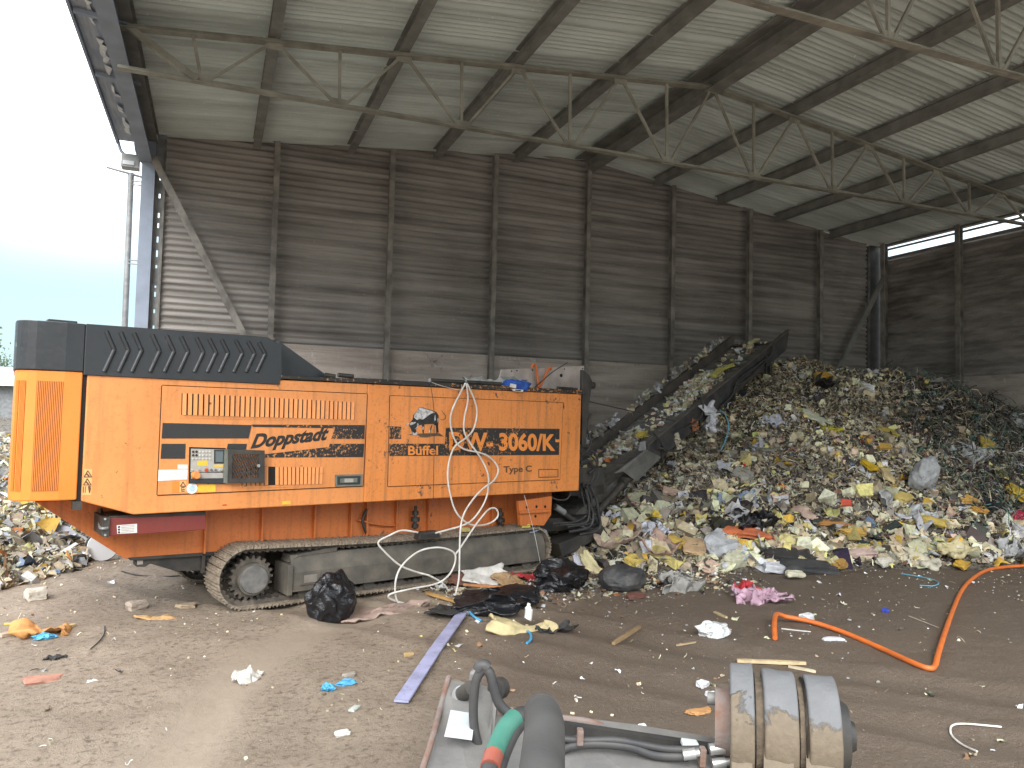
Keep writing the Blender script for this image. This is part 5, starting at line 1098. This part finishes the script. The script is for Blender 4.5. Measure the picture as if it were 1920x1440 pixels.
HEAP = [
 ('foam', 1395, 1008, (.62, .17), .10, (.62, .17, .07), -.5, 'long orange red foam strip low on the heap', 'foam strip'),
 ('foam', 1345, 1030, (.42, .34), .24, (.50, .51, .53), .3, 'large light grey foam lump below the orange red strip', 'foam lump'),
 ('sheet', 1492, 1028, (.52, .34), .06, (.64, .56, .24), -.4, 'pale yellow triangular foam wedge right of the orange red strip', 'foam wedge'),
 ('foam', 1475, 1050, (.75, .22), .12, (.035, .034, .033), -.1, 'black foam slab at the foot of the heap, the upper of two', 'foam slab'),
 ('foam', 1510, 1074, (.78, .26), .16, (.055, .055, .058), -.2, 'dark grey foam slab lying on the dirt at the foot of the heap', 'foam slab'),
 ('foam', 1450, 1075, (.28, .17), .13, (.62, .63, .66), -.2, 'white block at the left end of the dark grey foam slab', 'foam block'),
 ('foam', 1490, 1088, (.22, .10), .08, (.64, .60, .45), -.3, 'cream scrap on the dirt in front of the dark grey slab', 'foam scrap'),
 ('sheet', 1530, 1062, (.55, .16), .05, (.56, .50, .28), -.15, 'mossy yellow strip between the two dark slabs', 'foam strip'),
 ('foam', 1573, 1068, (.20, .13), .11, (.42, .24, .06), .1, 'mustard brown block right of the dark grey slab', 'foam block'),
 ('foam', 1615, 1046, (.46, .15), .11, (.56, .41, .36), -.15, 'pinkish long block at the foot of the heap', 'foam block'),
 ('foam', 1657, 1064, (.21, .13), .11, (.66, .63, .54), 0, 'off white brick shaped block right of the pinkish one', 'foam block'),
 ('sheet', 1695, 1040, (.55, .36), .10, (.62, .57, .42), -.3, 'big cream folded cushion at the foot of the heap', 'cushion'),
 ('sheet', 1738, 1060, (.30, .32), .08, (.56, .52, .42), .6, 'curled cream sheet right of the folded cushion', 'foam sheet'),
 ('sheet', 1790, 1040, (.50, .26), .07, (.60, .52, .30), .1, 'pale yellow sheet with a grey underside at the foot of the heap', 'foam sheet'),
 ('foam', 1800, 1068, (.22, .15), .09, (.55, .33, .05), .4, 'amber scrap lying on the dirt near the orange pipe', 'foam scrap'),
 ('sheet', 1852, 1030, (.46, .36), .09, (.60, .56, .38), .8, 'angular cream box like piece at the right foot of the heap', 'foam piece'),
 ('film', 1895, 1045, (.46, .34), .006, (.42, .42, .42), .2, 'grey crumpled film at the right foot of the heap', 'plastic film'),
 ('bag', 1722, 918, (.50, .34), .75, (.40, .41, .42), .3, 'grey bulging sack standing half way up the heap', 'sack'),
 ('film', 1722, 972, (.46, .40), .008, (.58, .59, .62), .5, 'white patterned sack below the grey bulging sack', 'sack'),
 ('foam', 1745, 985, (.12, .34), .10, (.58, .42, .10), .9, 'yellow foam edge along the right of the white patterned sack', 'foam strip'),
 ('film', 1378, 945, (.55, .34), .006, (.24, .31, .44), -.3, 'blue grey film in the middle of the heap', 'plastic film'),
 ('foam', 1408, 936, (.12, .48), .05, (.64, .60, .48), -1.0, 'cream lath right of the blue grey film', 'lath'),
 ('film', 1420, 990, (.5, .34), .006, (.02, .02, .022), -.2, 'torn black film in the middle of the heap', 'plastic film'),
 ('sheet', 1553, 812, (.30, .26), .06, (.60, .52, .04), .3, 'vivid yellow foam pad high on the heap', 'foam pad'),
 ('sheet', 1528, 790, (.30, .46), .01, (.54, .55, .42), .4, 'pale translucent sheet above the vivid yellow pad', 'plastic sheet'),
 ('foam', 1624, 880, (.13, .26), .08, (.62, .40, .02), .4, 'saturated yellow block left of the tan lath', 'foam block'),
 ('foam', 1655, 892, (.15, .50), .07, (.58, .46, .24), -.5, 'long tan foam lath left of the grey sack', 'foam lath'),
 ('foam', 1652, 845, (.28, .13), .09, (.60, .36, .07), -.1, 'amber foam piece above the tan lath', 'foam piece'),
 ('foam', 1660, 815, (.30, .16), .06, (.50, .38, .08), -.7, 'mustard foam flap above the amber piece', 'foam flap'),
 ('foam', 1540, 712, (.34, .18), .10, (.60, .34, .06), 0, 'amber foam piece at the top of the heap', 'foam piece'),
 ('film', 1545, 728, (.34, .26), .01, (.02, .02, .02), 0, 'black film under the topmost amber piece', 'plastic film'),
 ('foam', 1808, 945, (.30, .16), .09, (.62, .36, .09), .2, 'amber foam chip among the dark wires', 'foam chip'),
 ('foam', 1845, 836, (.20, .30), .08, (.50, .36, .06), -.6, 'mustard foam chip below the tangle of green wires', 'foam chip'),
 ('foam', 1832, 965, (.26, .12), .07, (.58, .30, .06), -.2, 'orange chip below the amber one among the wires', 'foam chip'),
 ('sheet', 1235, 1040, (.46, .40), .02, (.46, .31, .24), .5, 'pinkish brown triangular board leaning at the left foot of the heap', 'board'),
 ('sheet', 1160, 1025, (.55, .30), .02, (.42, .31, .24), .1, 'dusty brown cardboard left of the triangular board', 'cardboard'),
 ('foam', 1187, 1062, (.20, .20), .13, (.62, .46, .12), .3, 'yellow foam lump in front of the triangular board', 'foam lump'),
 ('foam', 1262, 1025, (.16, .26), .14, (.58, .40, .09), .4, 'golden foam edge behind the triangular board', 'foam piece'),
 ('film', 1222, 1012, (.38, .26), .006, (.60, .61, .68), .1, 'white bluish paper behind the triangular board', 'paper'),
 ('film', 1150, 975, (.36, .24), .006, (.58, .58, .64), .1, 'stack of white paper by the rear of the machine', 'paper'),
 ('foam', 1136, 950, (.08, .36), .06, (.60, .48, .12), -.8, 'yellow foam strip by the rear of the machine', 'foam strip'),
 ('foam', 1255, 930, (.22, .15), .07, (.50, .36, .28), -.9, 'pink brown tile shaped chip under the conveyor', 'chip'),
 ('foam', 1300, 1035, (.30, .40), .08, (.56, .38, .22), -.6, 'tan foam wedge left of the large grey lump', 'foam wedge'),
 ('foam', 1375, 1060, (.30, .2), .2, (.62, .60, .44), .2, 'cream lump below the large grey foam lump', 'foam lump'),
 ('sheet', 1390, 1050, (.3, .22), .03, (.45, .50, .56), .3, 'pale blue flake right of the cream lump', 'flake'),
 ('foam', 1395, 878, (.12, .10), .05, (.50, .04, .04), .3, 'small red scrap in the middle of the heap', 'scrap'),
 ('film', 1447, 797, (.32, .40), .006, (.54, .55, .64), .3, 'lilac white rag just right of the conveyor', 'rag'),
 ('film', 1420, 845, (.26, .22), .006, (.50, .51, .60), .8, 'small lilac white rag below the other rag', 'rag'),
 ('film', 1815, 860, (.55, .42), .008, (.46, .46, .45), .2, 'grey crumpled sheet on the dark wiry end of the heap', 'plastic film'),
 ('film', 1898, 790, (.30, .70), .008, (.50, .51, .50), .2, 'whitish torn rag hanging at the far right of the heap', 'rag'),
 ('foam', 1905, 930, (.25, .4), .1, (.60, .42, .06), .4, 'yellow foam slab at the far right edge of the heap', 'foam slab'),
 ('film', 1910, 985, (.3, .3), .01, (.42, .04, .08), .4, 'crimson rag at the far right edge of the heap', 'rag'),
 ('foam', 1600, 1005, (.34, .12), .07, (.56, .34, .08), -.3, 'amber strip in the lower middle of the heap', 'foam strip'),
 ('foam', 1565, 990, (.44, .08), .06, (.46, .22, .07), -.5, 'rusty orange lath above the amber strip', 'lath'),
 ('sheet', 1510, 965, (.28, .40), .04, (.58, .42, .34), .2, 'salmon coloured foam flap in the lower middle of the heap', 'foam flap'),
 ('film', 1640, 930, (.36, .50), .01, (.40, .40, .39), .6, 'grey cloth left of the grey bulging sack', 'cloth'),
 ('foam', 1690, 940, (.26, .2), .1, (.58, .44, .14), .3, 'yellow crumbly lump between the grey cloth and sack', 'foam lump')]
for h_ in HEAP: I.append(on_heap(*h_))
# --- on and by the conveyor
def on_mach(o, u, y, z, rz=0, tilt=-.5):
    o.matrix_world = Matrix.Translation(M2W((u, y, z))) @ Matrix.Rotation(MA, 4, 'Z') @ Matrix.Rotation(tilt, 4, 'Y') @ Matrix.Rotation(rz, 4, 'Z'); return o
def pu(x, y, off): q = P(x, y, off); return q.x, off, q.z
for x, y, off, sz, c, rz, lab in ((1345, 692, 1.1, (.40, .18, .07), (.60, .54, .16), .1, 'pale yellow foam slab in the middle of the conveyor belt'), (1366, 694, 1.0, (.24, .12, .05), (.58, .52, .14), -.6, 'narrow yellow foam chip touching the yellow slab on the belt'), (1202, 808, 1.05, (.18, .16, .07), (.60, .46, .09), .2, 'golden foam chip low on the conveyor belt'), (1440, 634, 1.2, (.26, .12, .05), (.60, .56, .30), -.3, 'pale yellow chip at the head of the conveyor belt'), (1287, 747, .85, (.13, .10, .06), (.58, .56, .32), .2, 'small cream chip near the side rail half way up the belt')):
    o = foam('foam_chip', (0, 0, 0), sz, c, 0, (0, 0), int(x)); u_, y_, z_ = pu(x, y, off); u_ = min(u_, 11.62); on_mach(o, u_, y_, cz(u_) - .10, rz); I.append(tag(o, lab, 'foam chip'))
o = sheet('plastic_film', (0, 0, 0), .38, .52, (.62, .62, .66), 0, (0, 0), .1, .12, 77, .006, True, .35, 24, None, 5); u_, y_, z_ = pu(1332, 785, .36); o.matrix_world = Matrix.Translation(M2W((u_, y_, z_))) @ Matrix.Rotation(MA, 4, 'Z') @ Matrix.Rotation(math.radians(82), 4, 'X'); I.append(tag(o, 'torn white plastic film hanging from the conveyor side rail', 'plastic film'))
b = MB(); b.tube([M2W(P(x, y, .30)) for x, y in ((1350, 770), (1360, 778), (1366, 800), (1360, 826), (1350, 848), (1348, 862))], .012, 7, 'cord_teal'); I.append(tag(b.build('cord'), 'light blue cord dangling beside the white film on the conveyor', 'cord'))
o = sheet('fibre_clump', (0, 0, 0), .11, .30, (.50, .44, .34), 0, (0, 0), .04, .06, 79, .006, False, .4, 20, None, 6); u_, y_, z_ = pu(1273, 832, .38); o.matrix_world = Matrix.Translation(M2W((u_, y_, z_))) @ Matrix.Rotation(MA, 4, 'Z') @ Matrix.Rotation(math.radians(85), 4, 'X'); I.append(tag(o, 'beige fibre clump dangling under the conveyor rail', 'fibre clump'))
o = sheet('fibre_clump', (0, 0, 0), .13, .20, (.36, .16, .08), 0, (0, 0), .04, .06, 80, .006, False, .4, 20, None, 6); u_, y_, z_ = pu(1304, 796, .38); o.matrix_world = Matrix.Translation(M2W((u_, y_, z_))) @ Matrix.Rotation(MA, 4, 'Z') @ Matrix.Rotation(math.radians(80), 4, 'X'); I.append(tag(o, 'rust brown shredded clump caught on the conveyor rail', 'fibre clump'))
# --- on the machine: white cable, its plug box, blue bag, pale tarp, orange straps, wire
zc = lambda pts: [(500 + x / 3, 640 + y / 3) for x, y in pts]
wc = thing('power_cable', tuple(M2W(P(873, 718, -.2))), 0, 'long white cable hanging in twisted loops from the hopper rim down to the ground', 'cable')
def cab(pts, offs, r=.0125):
    n = len(pts); o = [np.interp(i / (n - 1), np.linspace(0, 1, len(offs)), offs) for i in range(n)]
    b = MB(); b.tube([M2W(P(x, y, o_)) - wc.location for (x, y), o_ in zip(zc(pts), o)], r, 8, 'cable_white', 7); b.build('cable_loop', wc)
cab([(1118, 236), (1095, 280), (1050, 370), (1033, 440), (1045, 520), (1075, 580), (1120, 610), (1210, 630), (1270, 665), (1302, 720), (1280, 780), (1215, 830), (1160, 890), (1110, 970), (1090, 1060), (1085, 1200), (1082, 1320), (1068, 1400), (1040, 1480), (980, 1510), (900, 1512)], [-.16, -.19, -.19, -.3, -.42, -.5])
cab([(1122, 236), (1132, 330), (1112, 430), (1112, 510), (1150, 580), (1200, 650), (1240, 730), (1248, 800), (1235, 880), (1200, 950), (1150, 1010), (1090, 1040), (1020, 1060), (950, 1078)], [-.16, -.19, -.21, -.22])
cab([(850, 1075), (760, 1064), (690, 1092), (628, 1130), (660, 1180), (750, 1260), (850, 1300), (920, 1320), (1000, 1370), (1030, 1430), (1022, 1480), (960, 1505), (860, 1490), (760, 1470), (690, 1445), (700, 1420), (800, 1395), (950, 1365), (1020, 1320), (1055, 1260), (1060, 1200), (1020, 1170), (950, 1160), (860, 1180), (780, 1240), (735, 1310), (722, 1400), (740, 1470), (800, 1510), (900, 1535), (1010, 1530), (1110, 1500), (1160, 1490)], [-.2, -.22, -.3, -.45, -.45, -.4, -.5])
cab([(1126, 236), (1165, 320), (1183, 400), (1165, 490), (1125, 540), (1060, 590), (1030, 660), (1018, 750), (1030, 850), (1060, 950), (1110, 1010), (1170, 1035), (1250, 1025), (1300, 985), (1290, 942), (1250, 945), (1200, 1000), (1150, 1070), (1090, 1160), (1060, 1200)], [-.16, -.18, -.2, -.2, -.26])
b = MB(); q = M2W(P(799, 1003, -.03)); o = thing('plug_box', tuple(q), MA, 'small dark plug box on the crawler track where the white cable ends', 'plug box')
b.prism([(-.17, -.04), (.17, -.04), (.15, .05), (-.15, .05)], -.09, .05, 'dark_steel'); b.box((-.13, -.1, -.02), (.13, -.088, .03), 'rubber'); b.build('housing', o, .008); b = MB(); b.cyl((.16, -.02, 0), (.22, -.02, .01), .02, n=8, m='cable_white'); b.build('cable_gland', o)
b = MB(); b.tube([M2W(P(x, y, -.15)) for x, y in ((806, 716), (813, 760), (814, 820), (813, 900), (812, 950))], .004, 6, 'hose_black', 4); I.append(tag(b.build('wire'), 'thin dark wire hanging straight down the side of the orange machine', 'wire'))
b = MB(); b.tube([M2W(P(x, y, -.12)) for x, y in ((810, 717), (830, 724), (862, 731), (866, 722))], .004, 6, 'cable_white', 4); I.append(tag(b.build('wire'), 'thin pale wire strung along the black hopper rim', 'wire'))
b = MB(); b.tube([M2W(P(x, y, -.25)) for x, y in ((983, 928), (1002, 1000), (1012, 1050), (1018, 1075))], .0035, 5, 'cable_white', 3); I.append(tag(b.build('wire'), 'thin pale wire hanging at the rear bracket of the machine', 'wire'))
o = bag('blue_bag', (0, 0, 0), (.42, .28, .20), 'blue_cloth', 0, 61, .3); o.matrix_world = Matrix.Translation(M2W(P(966, 729, -.02)) + Vector((0, 0, -.03))) @ Matrix.Rotation(MA - .1, 4, 'Z'); I.append(tag(o, 'blue printed sack hanging over the black hopper rim', 'sack'))
b = MB()
for quad, m_ in (([(957, 719), (968, 721), (967, 728), (956, 726)], 'sticker_white'), ([(960, 729), (981, 731), (980, 735), (962, 733)], 'sticker_white'), ([(966, 730.5), (976, 731.5), (976, 733.5), (966, 732.5)], 'ink_black')):
    b.prism(px(quad, -.165), -.17 - (.003 if m_ == 'ink_black' else 0), -.16, m_)
lb = b.build('printed_label', shr); lb.parent = o; lb.matrix_world = Matrix.Translation(Vector(MO)) @ Matrix.Rotation(MA, 4, 'Z')
o = sheet('tarp', (0, 0, 0), .85, .5, (.38, .375, .35), 0, (0, 0), .05, .07, 63, .006, False, .25, 22); o.matrix_world = Matrix.Translation(M2W(P(925, 713, .15))) @ Matrix.Rotation(MA, 4, 'Z') @ Matrix.Rotation(.25, 4, 'X') @ Matrix.Rotation(-.12, 4, 'Y'); I.append(tag(o, 'pale grey tarp bunched behind the blue printed sack', 'tarp'))
b = MB(); b.tube([M2W(P(x, y, .38)) for x, y in ((997, 690), (999, 684), (1004, 686), (1007, 700), (1010, 727))], .02, 8, 'hose_orange'); I.append(tag(b.build('strap'), 'orange strap hooked over the pale tailboard, the left one', 'strap'))
b = MB(); b.tube([M2W(P(x, y, .36)) for x, y in ((1034, 694), (1032, 689), (1027, 694), (1018, 714), (1011, 727))], .02, 8, 'hose_orange'); I.append(tag(b.build('strap'), 'orange strap hooked over the pale tailboard, the right one', 'strap'))
b = MB(); b.tube([M2W(P(x, y, .34)) for x, y in ((1001, 728), (1020, 711), (1040, 695), (1064, 680))], .008, 6, 'hose_black'); I.append(tag(b.build('wire'), 'dark wire slanting up across the pale tailboard', 'wire'))
o = foam('foam_chip', (0, 0, 0), (.14, .1, .06), (.60, .46, .10), 0, (0, 0), 5); o.matrix_world = Matrix.Translation(M2W(P(985, 985, .05))); I.append(tag(o, 'yellow chip lying on the rear end of the crawler track', 'foam chip'))
o = sheet('film_scrap', (0, 0, 0), .3, .2, (.36, .40, .48), 0, (0, 0), .05, .03, 66, .005); o.matrix_world = Matrix.Translation(M2W(P(1005, 990, .15))) @ Matrix.Rotation(.2, 4, 'X'); I.append(tag(o, 'blue grey scrap lying on the rear end of the crawler track', 'scrap'))
o = foam('foam_chip', (0, 0, 0), (.11, .08, .06), (.58, .48, .18), 0, (0, 0), 8); o.matrix_world = Matrix.Translation(M2W(P(872, 993, .1))); I.append(tag(o, 'cream chip lying on the middle of the crawler track', 'foam chip'))
# pale disc behind the tail
q = G2(192, 1052); o = thing('steel_disc', tuple(q), .25, 'round pale disc with dark rim standing under the tail of the machine', 'disc')
b = MB(); b.cyl((0, 0, .22), (0, .05, .22), .215, n=32, m='far_white'); b.build('face', o); b = MB(); b.cyl((0, .05, .22), (0, .13, .22), .235, n=32, m='rubber'); b.build('rim', o)
mat('foliage', (.045, .075, .04), (.10, .14, .07), 1.2, .8)
mat('paper_white', (.50, .53, .53), (.42, .46, .46), 9, .5)
# ------------------------------------------------------------------ far outside: sheds and trees
bld = thing('far_shed', (-13.6, 46, 0), .3, 'low white roofed shed far beyond the rubbish on the left', 'shed')
b = MB(); b.box((-8, -4, 0), (6, 4, 3.4), 'galv_steel'); b.build('wall', bld); b = MB(); b.prism([(-4.6, 3.4), (4.6, 3.4), (0, 4.5)], -8.4, 6.4, 'far_white', 0); b.build('roof', bld)

def tree(x, y, h, seed, lab):
    r = np.random.RandomState(seed); t = thing('tree', (x, y, 0), 0, lab, 'tree', 'trees beyond the yard')
    b = MB(); b.cyl((0, 0, 0), (.1, 0, h * .55), h * .022, h * .008, 8, 'bark')
    lim = []
    for k in range(9):
        a = r.uniform(0, 6.28); z = h * r.uniform(.25, .6); e = Vector((math.cos(a) * h * r.uniform(.12, .26), math.sin(a) * h * .2, z + h * r.uniform(.12, .35))); b.cyl((0, 0, z), e, h * .008, h * .003, 6, 'bark'); lim.append(e)
    b.build('trunk', t)
    V, Q = [], []
    for e in lim + [Vector((0, 0, h * .85))]:
        for k in range(260):
            c = np.array(e) + r.normal(0, 1, 3) * h * np.array([.085, .085, .075]); s = h * r.uniform(.008, .02); a, d = r.normal(0, 1, 3), r.normal(0, 1, 3); a /= np.linalg.norm(a); d -= a * (a @ d); d /= np.linalg.norm(d) + 1e-9
            o = len(V); V += [c - a * s, c + d * s * .6, c + a * s, c - d * s * .6]; Q.append((o, o + 1, o + 2, o + 3))
    mesh_np('crown', np.array(V), np.array(Q), ['foliage'], parent=t)
for x, y, h, sd, lab in ((-16.5, 62, 8.5, 1, 'nearest of the green trees beyond the far shed'), (-21, 72, 10.5, 2, 'tallest of the green trees beyond the far shed, next to the tail of the machine'), (-25.5, 70, 7.5, 3, 'green tree left of the tallest one beyond the far shed'), (-30, 85, 9, 4, 'leftmost of the green trees beyond the far shed'), (-18.5, 80, 7, 5, 'farthest small tree behind the others beyond the far shed')): tree(x, y, h, sd, lab)
# ------------------------------------------------------------------ front of the loader the photo was taken from
def solid(b, quad, t, th, m):
    """a plate whose face passes through pixels at given distances, with thickness going away from the eye"""
    tt = t if isinstance(t, (list, tuple)) else [t] * len(quad); p = [D(x, y, k) for (x, y), k in zip(quad, tt)]
    n = (p[1] - p[0]).cross(p[2] - p[0]).normalized()
    if n.dot(p[0] - Vector(CAMP)) < 0: n = -n
    k = len(p); b.add(p + [v + n * th for v in p], [tuple(range(k))[::-1], tuple(range(k, 2 * k))] + [(i, (i + 1) % k, (i + 1) % k + k, i + k) for i in range(k)], m)
ld = thing('loader_front', tuple(D(1150, 1500, 2.6)), 0, 'grey loader attachment frame with hydraulic hoses in the near foreground', 'loader'); LO = ld.location.copy()
class LB_(MB):
    def build(s, name, parent=ld, bev=0): return MB.build(s, name, parent, bev, -LO if parent is ld else Vector((0, 0, 0)))
b = LB_(); solid(b, [(836, 1273), (932, 1288), (930, 1345), (905, 1560), (760, 1560)], [2.9, 2.9, 2.8, 2.15, 2.15], .05, 'loader_grey'); pl = b.build('side_plate', bev=.006)
b = LB_(); b.tube([D(x, y, t) for x, y, t in ((841, 1270, 2.9), (828, 1320, 2.75), (812, 1380, 2.5), (780, 1480, 2.3), (755, 1560, 2.14))], .011, 8, 'rusty_edge'); b.build('plate_edge')
b = LB_(); solid(b, [(926, 1290), (934, 1290), (928, 1350), (920, 1440), (905, 1440)], [2.85, 2.85, 2.75, 2.5, 2.45], .10, 'loader_grey'); b.build('plate_rib')
b = LB_(); b.cyl(D(866, 1302, 2.80), D(884, 1290, 2.76), .028, n=16, m='dark_steel'); b.cyl(D(862, 1305, 2.81), D(866, 1302, 2.80), .033, n=16, m='fitting'); b.build('pin_lug')
b = LB_(); solid(b, [(880, 1262), (905, 1250), (902, 1290), (878, 1300)], 2.82, .03, 'loader_grey'); b.build('lug_plate', bev=.01)
b = LB_(); b.cyl(D(930, 1292, 2.85), D(940, 1289, 2.88), .04, n=14, m='dark_steel'); b.build('pin')
b = LB_(); solid(b, [(845, 1331), (891, 1338), (885, 1387), (833, 1380)], [2.652, 2.652, 2.47, 2.47], .002, 'paper_white'); st_ = b.build('sticker')

# cross beam with its rusty top edge
b = LB_(); solid(b, [(1040, 1352), (1200, 1372), (1372, 1400), (1390, 1600), (1000, 1600)], [2.75, 2.75, 2.75, 2.1, 2.1], .06, 'loader_grey'); b.build('cross_beam', bev=.006)
b = LB_(); b.tube([D(x, y, 2.78) for x, y in ((940, 1330), (1040, 1345), (1110, 1355), (1165, 1376), (1260, 1386), (1365, 1398))], .013, 8, 'rusty_edge'); b.build('beam_edge')
b = LB_(); solid(b, [(930, 1340), (1042, 1350), (1010, 1600), (890, 1600)], [2.8, 2.78, 2.1, 2.1], .05, 'loader_grey'); b.build('back_plate')
mat('channel_shade_dark', (.018, .017, .016), (.04, .036, .03), 8, .9)
b = LB_(); solid(b, [(1046, 1356), (1366, 1404), (1366, 1426), (1046, 1394)], 2.66, .03, 'channel_shade_dark'); b.build('channel_shade')  # flat dark plate stands in for the shade below the beam edge
for pts, r, m_ in (([(1050, 1408), (1075, 1398), (1120, 1394), (1180, 1400), (1230, 1416), (1290, 1418)], .016, 'hose_black'), ([(1050, 1385), (1100, 1388), (1160, 1388), (1250, 1404), (1320, 1404)], .012, 'hose_black'), ([(905, 1254), (893, 1275), (888, 1310), (888, 1355), (896, 1395), (912, 1425), (940, 1450)], .016, 'hose_black'), ([(908, 1254), (918, 1262), (926, 1290), (935, 1318), (955, 1338), (985, 1352)], .017, 'hose_black'), ([(905, 1440), (925, 1436), (980, 1437), (1030, 1440)], .014, 'hose_black')):
    b = LB_(); b.tube([D(x, y, 2.55 + .0 * i) for i, (x, y) in enumerate(pts)], r, 9, m_); b.build('hydraulic_hose')
b = LB_(); b.tube([D(x, y, 2.55) for x, y in ((896, 1256), (900, 1249), (908, 1247), (914, 1252))], .02, 9, 'hose_black'); b.build('hydraulic_hose')
for x0, x1, y in ((1280, 1303, 1415), (1330, 1358, 1405), (1335, 1360, 1432)):
    b = LB_(); b.cyl(D(x0, y, 2.54), D(x1, y - 3, 2.54), .020, n=6, m='fitting'); b.cyl(D(x1, y - 3, 2.54), D(x1 + 8, y - 4, 2.54), .014, n=10, m='fitting'); b.build('hose_fitting')
b = LB_(); solid(b, [(1281, 1392), (1312, 1396), (1310, 1408), (1280, 1404)], 2.58, .04, 'paper_white'); b.build('sensor_block', bev=.006)
b = LB_(); solid(b, [(1083, 1370), (1095, 1371), (1094, 1400), (1082, 1400)], 2.52, .03, 'rusty_edge'); b.build('hose_clamp', bev=.004)
b = LB_(); solid(b, [(1315, 1405), (1326, 1406), (1324, 1440), (1312, 1440)], 2.52, .03, 'rusty_edge'); b.build('hose_clamp', bev=.004)
# thick foam covered hose and the green and red sleeved one, arching towards the cab
b = LB_(); b.tube([D(1016, 1338, 2.05), D(1018, 1342, 1.95), D(1021, 1362, 1.80), D(1018, 1420, 1.62), D(1012, 1500, 1.45), D(1005, 1640, 1.35)], .048, 18, 'hose_foam'); b.v = b.v; b.build('sleeved_hose')
b = LB_(); b.cyl(D(1016, 1336, 2.06), D(1016, 1334, 2.07), .05, n=18, m='hose_foam'); b.build('sleeve_end')
arc = [(1002, 1350, 2.35), (985, 1340, 2.33), (965, 1346, 2.3), (948, 1366, 2.25), (936, 1390, 2.2), (926, 1415, 2.15), (919, 1440, 2.1), (912, 1480, 2.05), (908, 1540, 2.0)]
pts_ = [D(*a) for a in arc]
for a, c, m_ in ((0, 3, 'hose_black'), (2, 6, 'hose_green'), (5, 7, 'hose_red'), (6, 9, 'hose_black')):
    b = LB_(); b.tube(pts_[a:c], .029 if m_ != 'hose_black' else .026, 12, m_); b.build('sleeved_hose')
b = LB_(); b.tube([D(x + 12, y + 6, t + .02) for x, y, t in arc], .026, 12, 'hose_black'); b.build('hydraulic_hose')
# muddy pin joint
pj = thing('pin_joint', tuple(D(1460, 1360, 2.6)), 0, 'mud caked triple ringed pin joint of the loader at the lower right', 'pin joint'); PO = pj.location.copy()
ax0, ax1 = D(1347, 1352, 2.62), D(1566, 1378, 2.52); axd = (ax1 - ax0)
class PB(MB):
    def build(s, name, parent=pj, bev=0): return MB.build(s, name, parent, bev, -PO)
def ring(t0, t1, r, m, name, mudded=True, seed=0):
    b = PB(); n, k = 72, 10; d = axd.normalized(); x = d.orthogonal().normalized(); y = d.cross(x); v = []
    prof = [(t0, r - .035), (t0, r - .006), (t0 + .012, r)] + [(t0 + (t1 - t0) * i / k, r) for i in range(1, k)] + [(t1 - .012, r), (t1, r - .006), (t1, r - .035)]
    for t, rr_ in prof:
        for i in range(n):
            th = 2 * math.pi * i / n; q = ax0 + axd * t + (x * math.cos(th) + y * math.sin(th)) * rr_
            if mudded: q += (x * math.cos(th) + y * math.sin(th)) * max(0, mnoise.noise(q * 13 + Vector((seed, 0, 0))) * .012 + mnoise.noise(q * 40) * .003)
            v.append(q)
    f = [(j * n + i, j * n + (i + 1) % n, (j + 1) * n + (i + 1) % n, (j + 1) * n + i) for j in range(len(prof) - 1) for i in range(n)]
    b.add(v, f, m, True); o = len(prof) - 1; b.add(v[:n], [tuple(range(n))], m); b.add(v[o * n:], [tuple(range(n))], m); return b.build(name)
ring(.10, .30, .196, 'mud_steel', 'outer_ring', True, 1); ring(.30, .40, .160, 'mud', 'mud_collar', True, 2); ring(.38, .66, .184, 'mud_steel', 'centre_ring', True, 3); ring(.66, .76, .158, 'mud', 'mud_collar', True, 4); ring(.74, 1.0, .182, 'mud_steel', 'outer_ring', True, 5)
ring(.30, .315, .172, 'dark_steel', 'seal', False); ring(.715, .73, .172, 'dark_steel', 'seal', False)
b = PB(); b.cyl(ax0 + axd * -.03, ax0 + axd * .10, .11, n=28, m='rusty_edge'); b.cyl(ax0 + axd * -.10 + Vector((0, 0, .075)), ax0 + axd * -.02 + Vector((0, 0, .075)), .022, n=8, m='loader_grey'); b.build('pin_head')
b = PB(); b.cyl(ax0 + axd * 1.0, ax0 + axd * 1.10, .125, .10, 24, 'dark_steel'); b.cyl(ax0 + axd * 1.09, ax0 + axd * 1.16, .06, .045, 8, 'dark_steel'); b.build('pin_cap')
b = PB(); u_ = Vector((0, 0, -1))
for t0, t1 in ((.12, .29), (.40, .64), (.76, .98)):
    a_, c_ = ax0 + axd * t0, ax0 + axd * t1; dn = (Vector(CAMP) - a_); dn.z = 0; dn.normalize(); back = (u_ * .85 + dn * .5).normalized()
    w = [a_ + dn * .16, c_ + dn * .16, c_ - dn * .16, a_ - dn * .16]; b.add(w + [q + back * 1.0 for q in w], [(0, 1, 2, 3), (7, 6, 5, 4), (0, 4, 5, 1), (1, 5, 6, 2), (2, 6, 7, 3), (3, 7, 4, 0)], 'mud_steel')
b.build('link_arm')
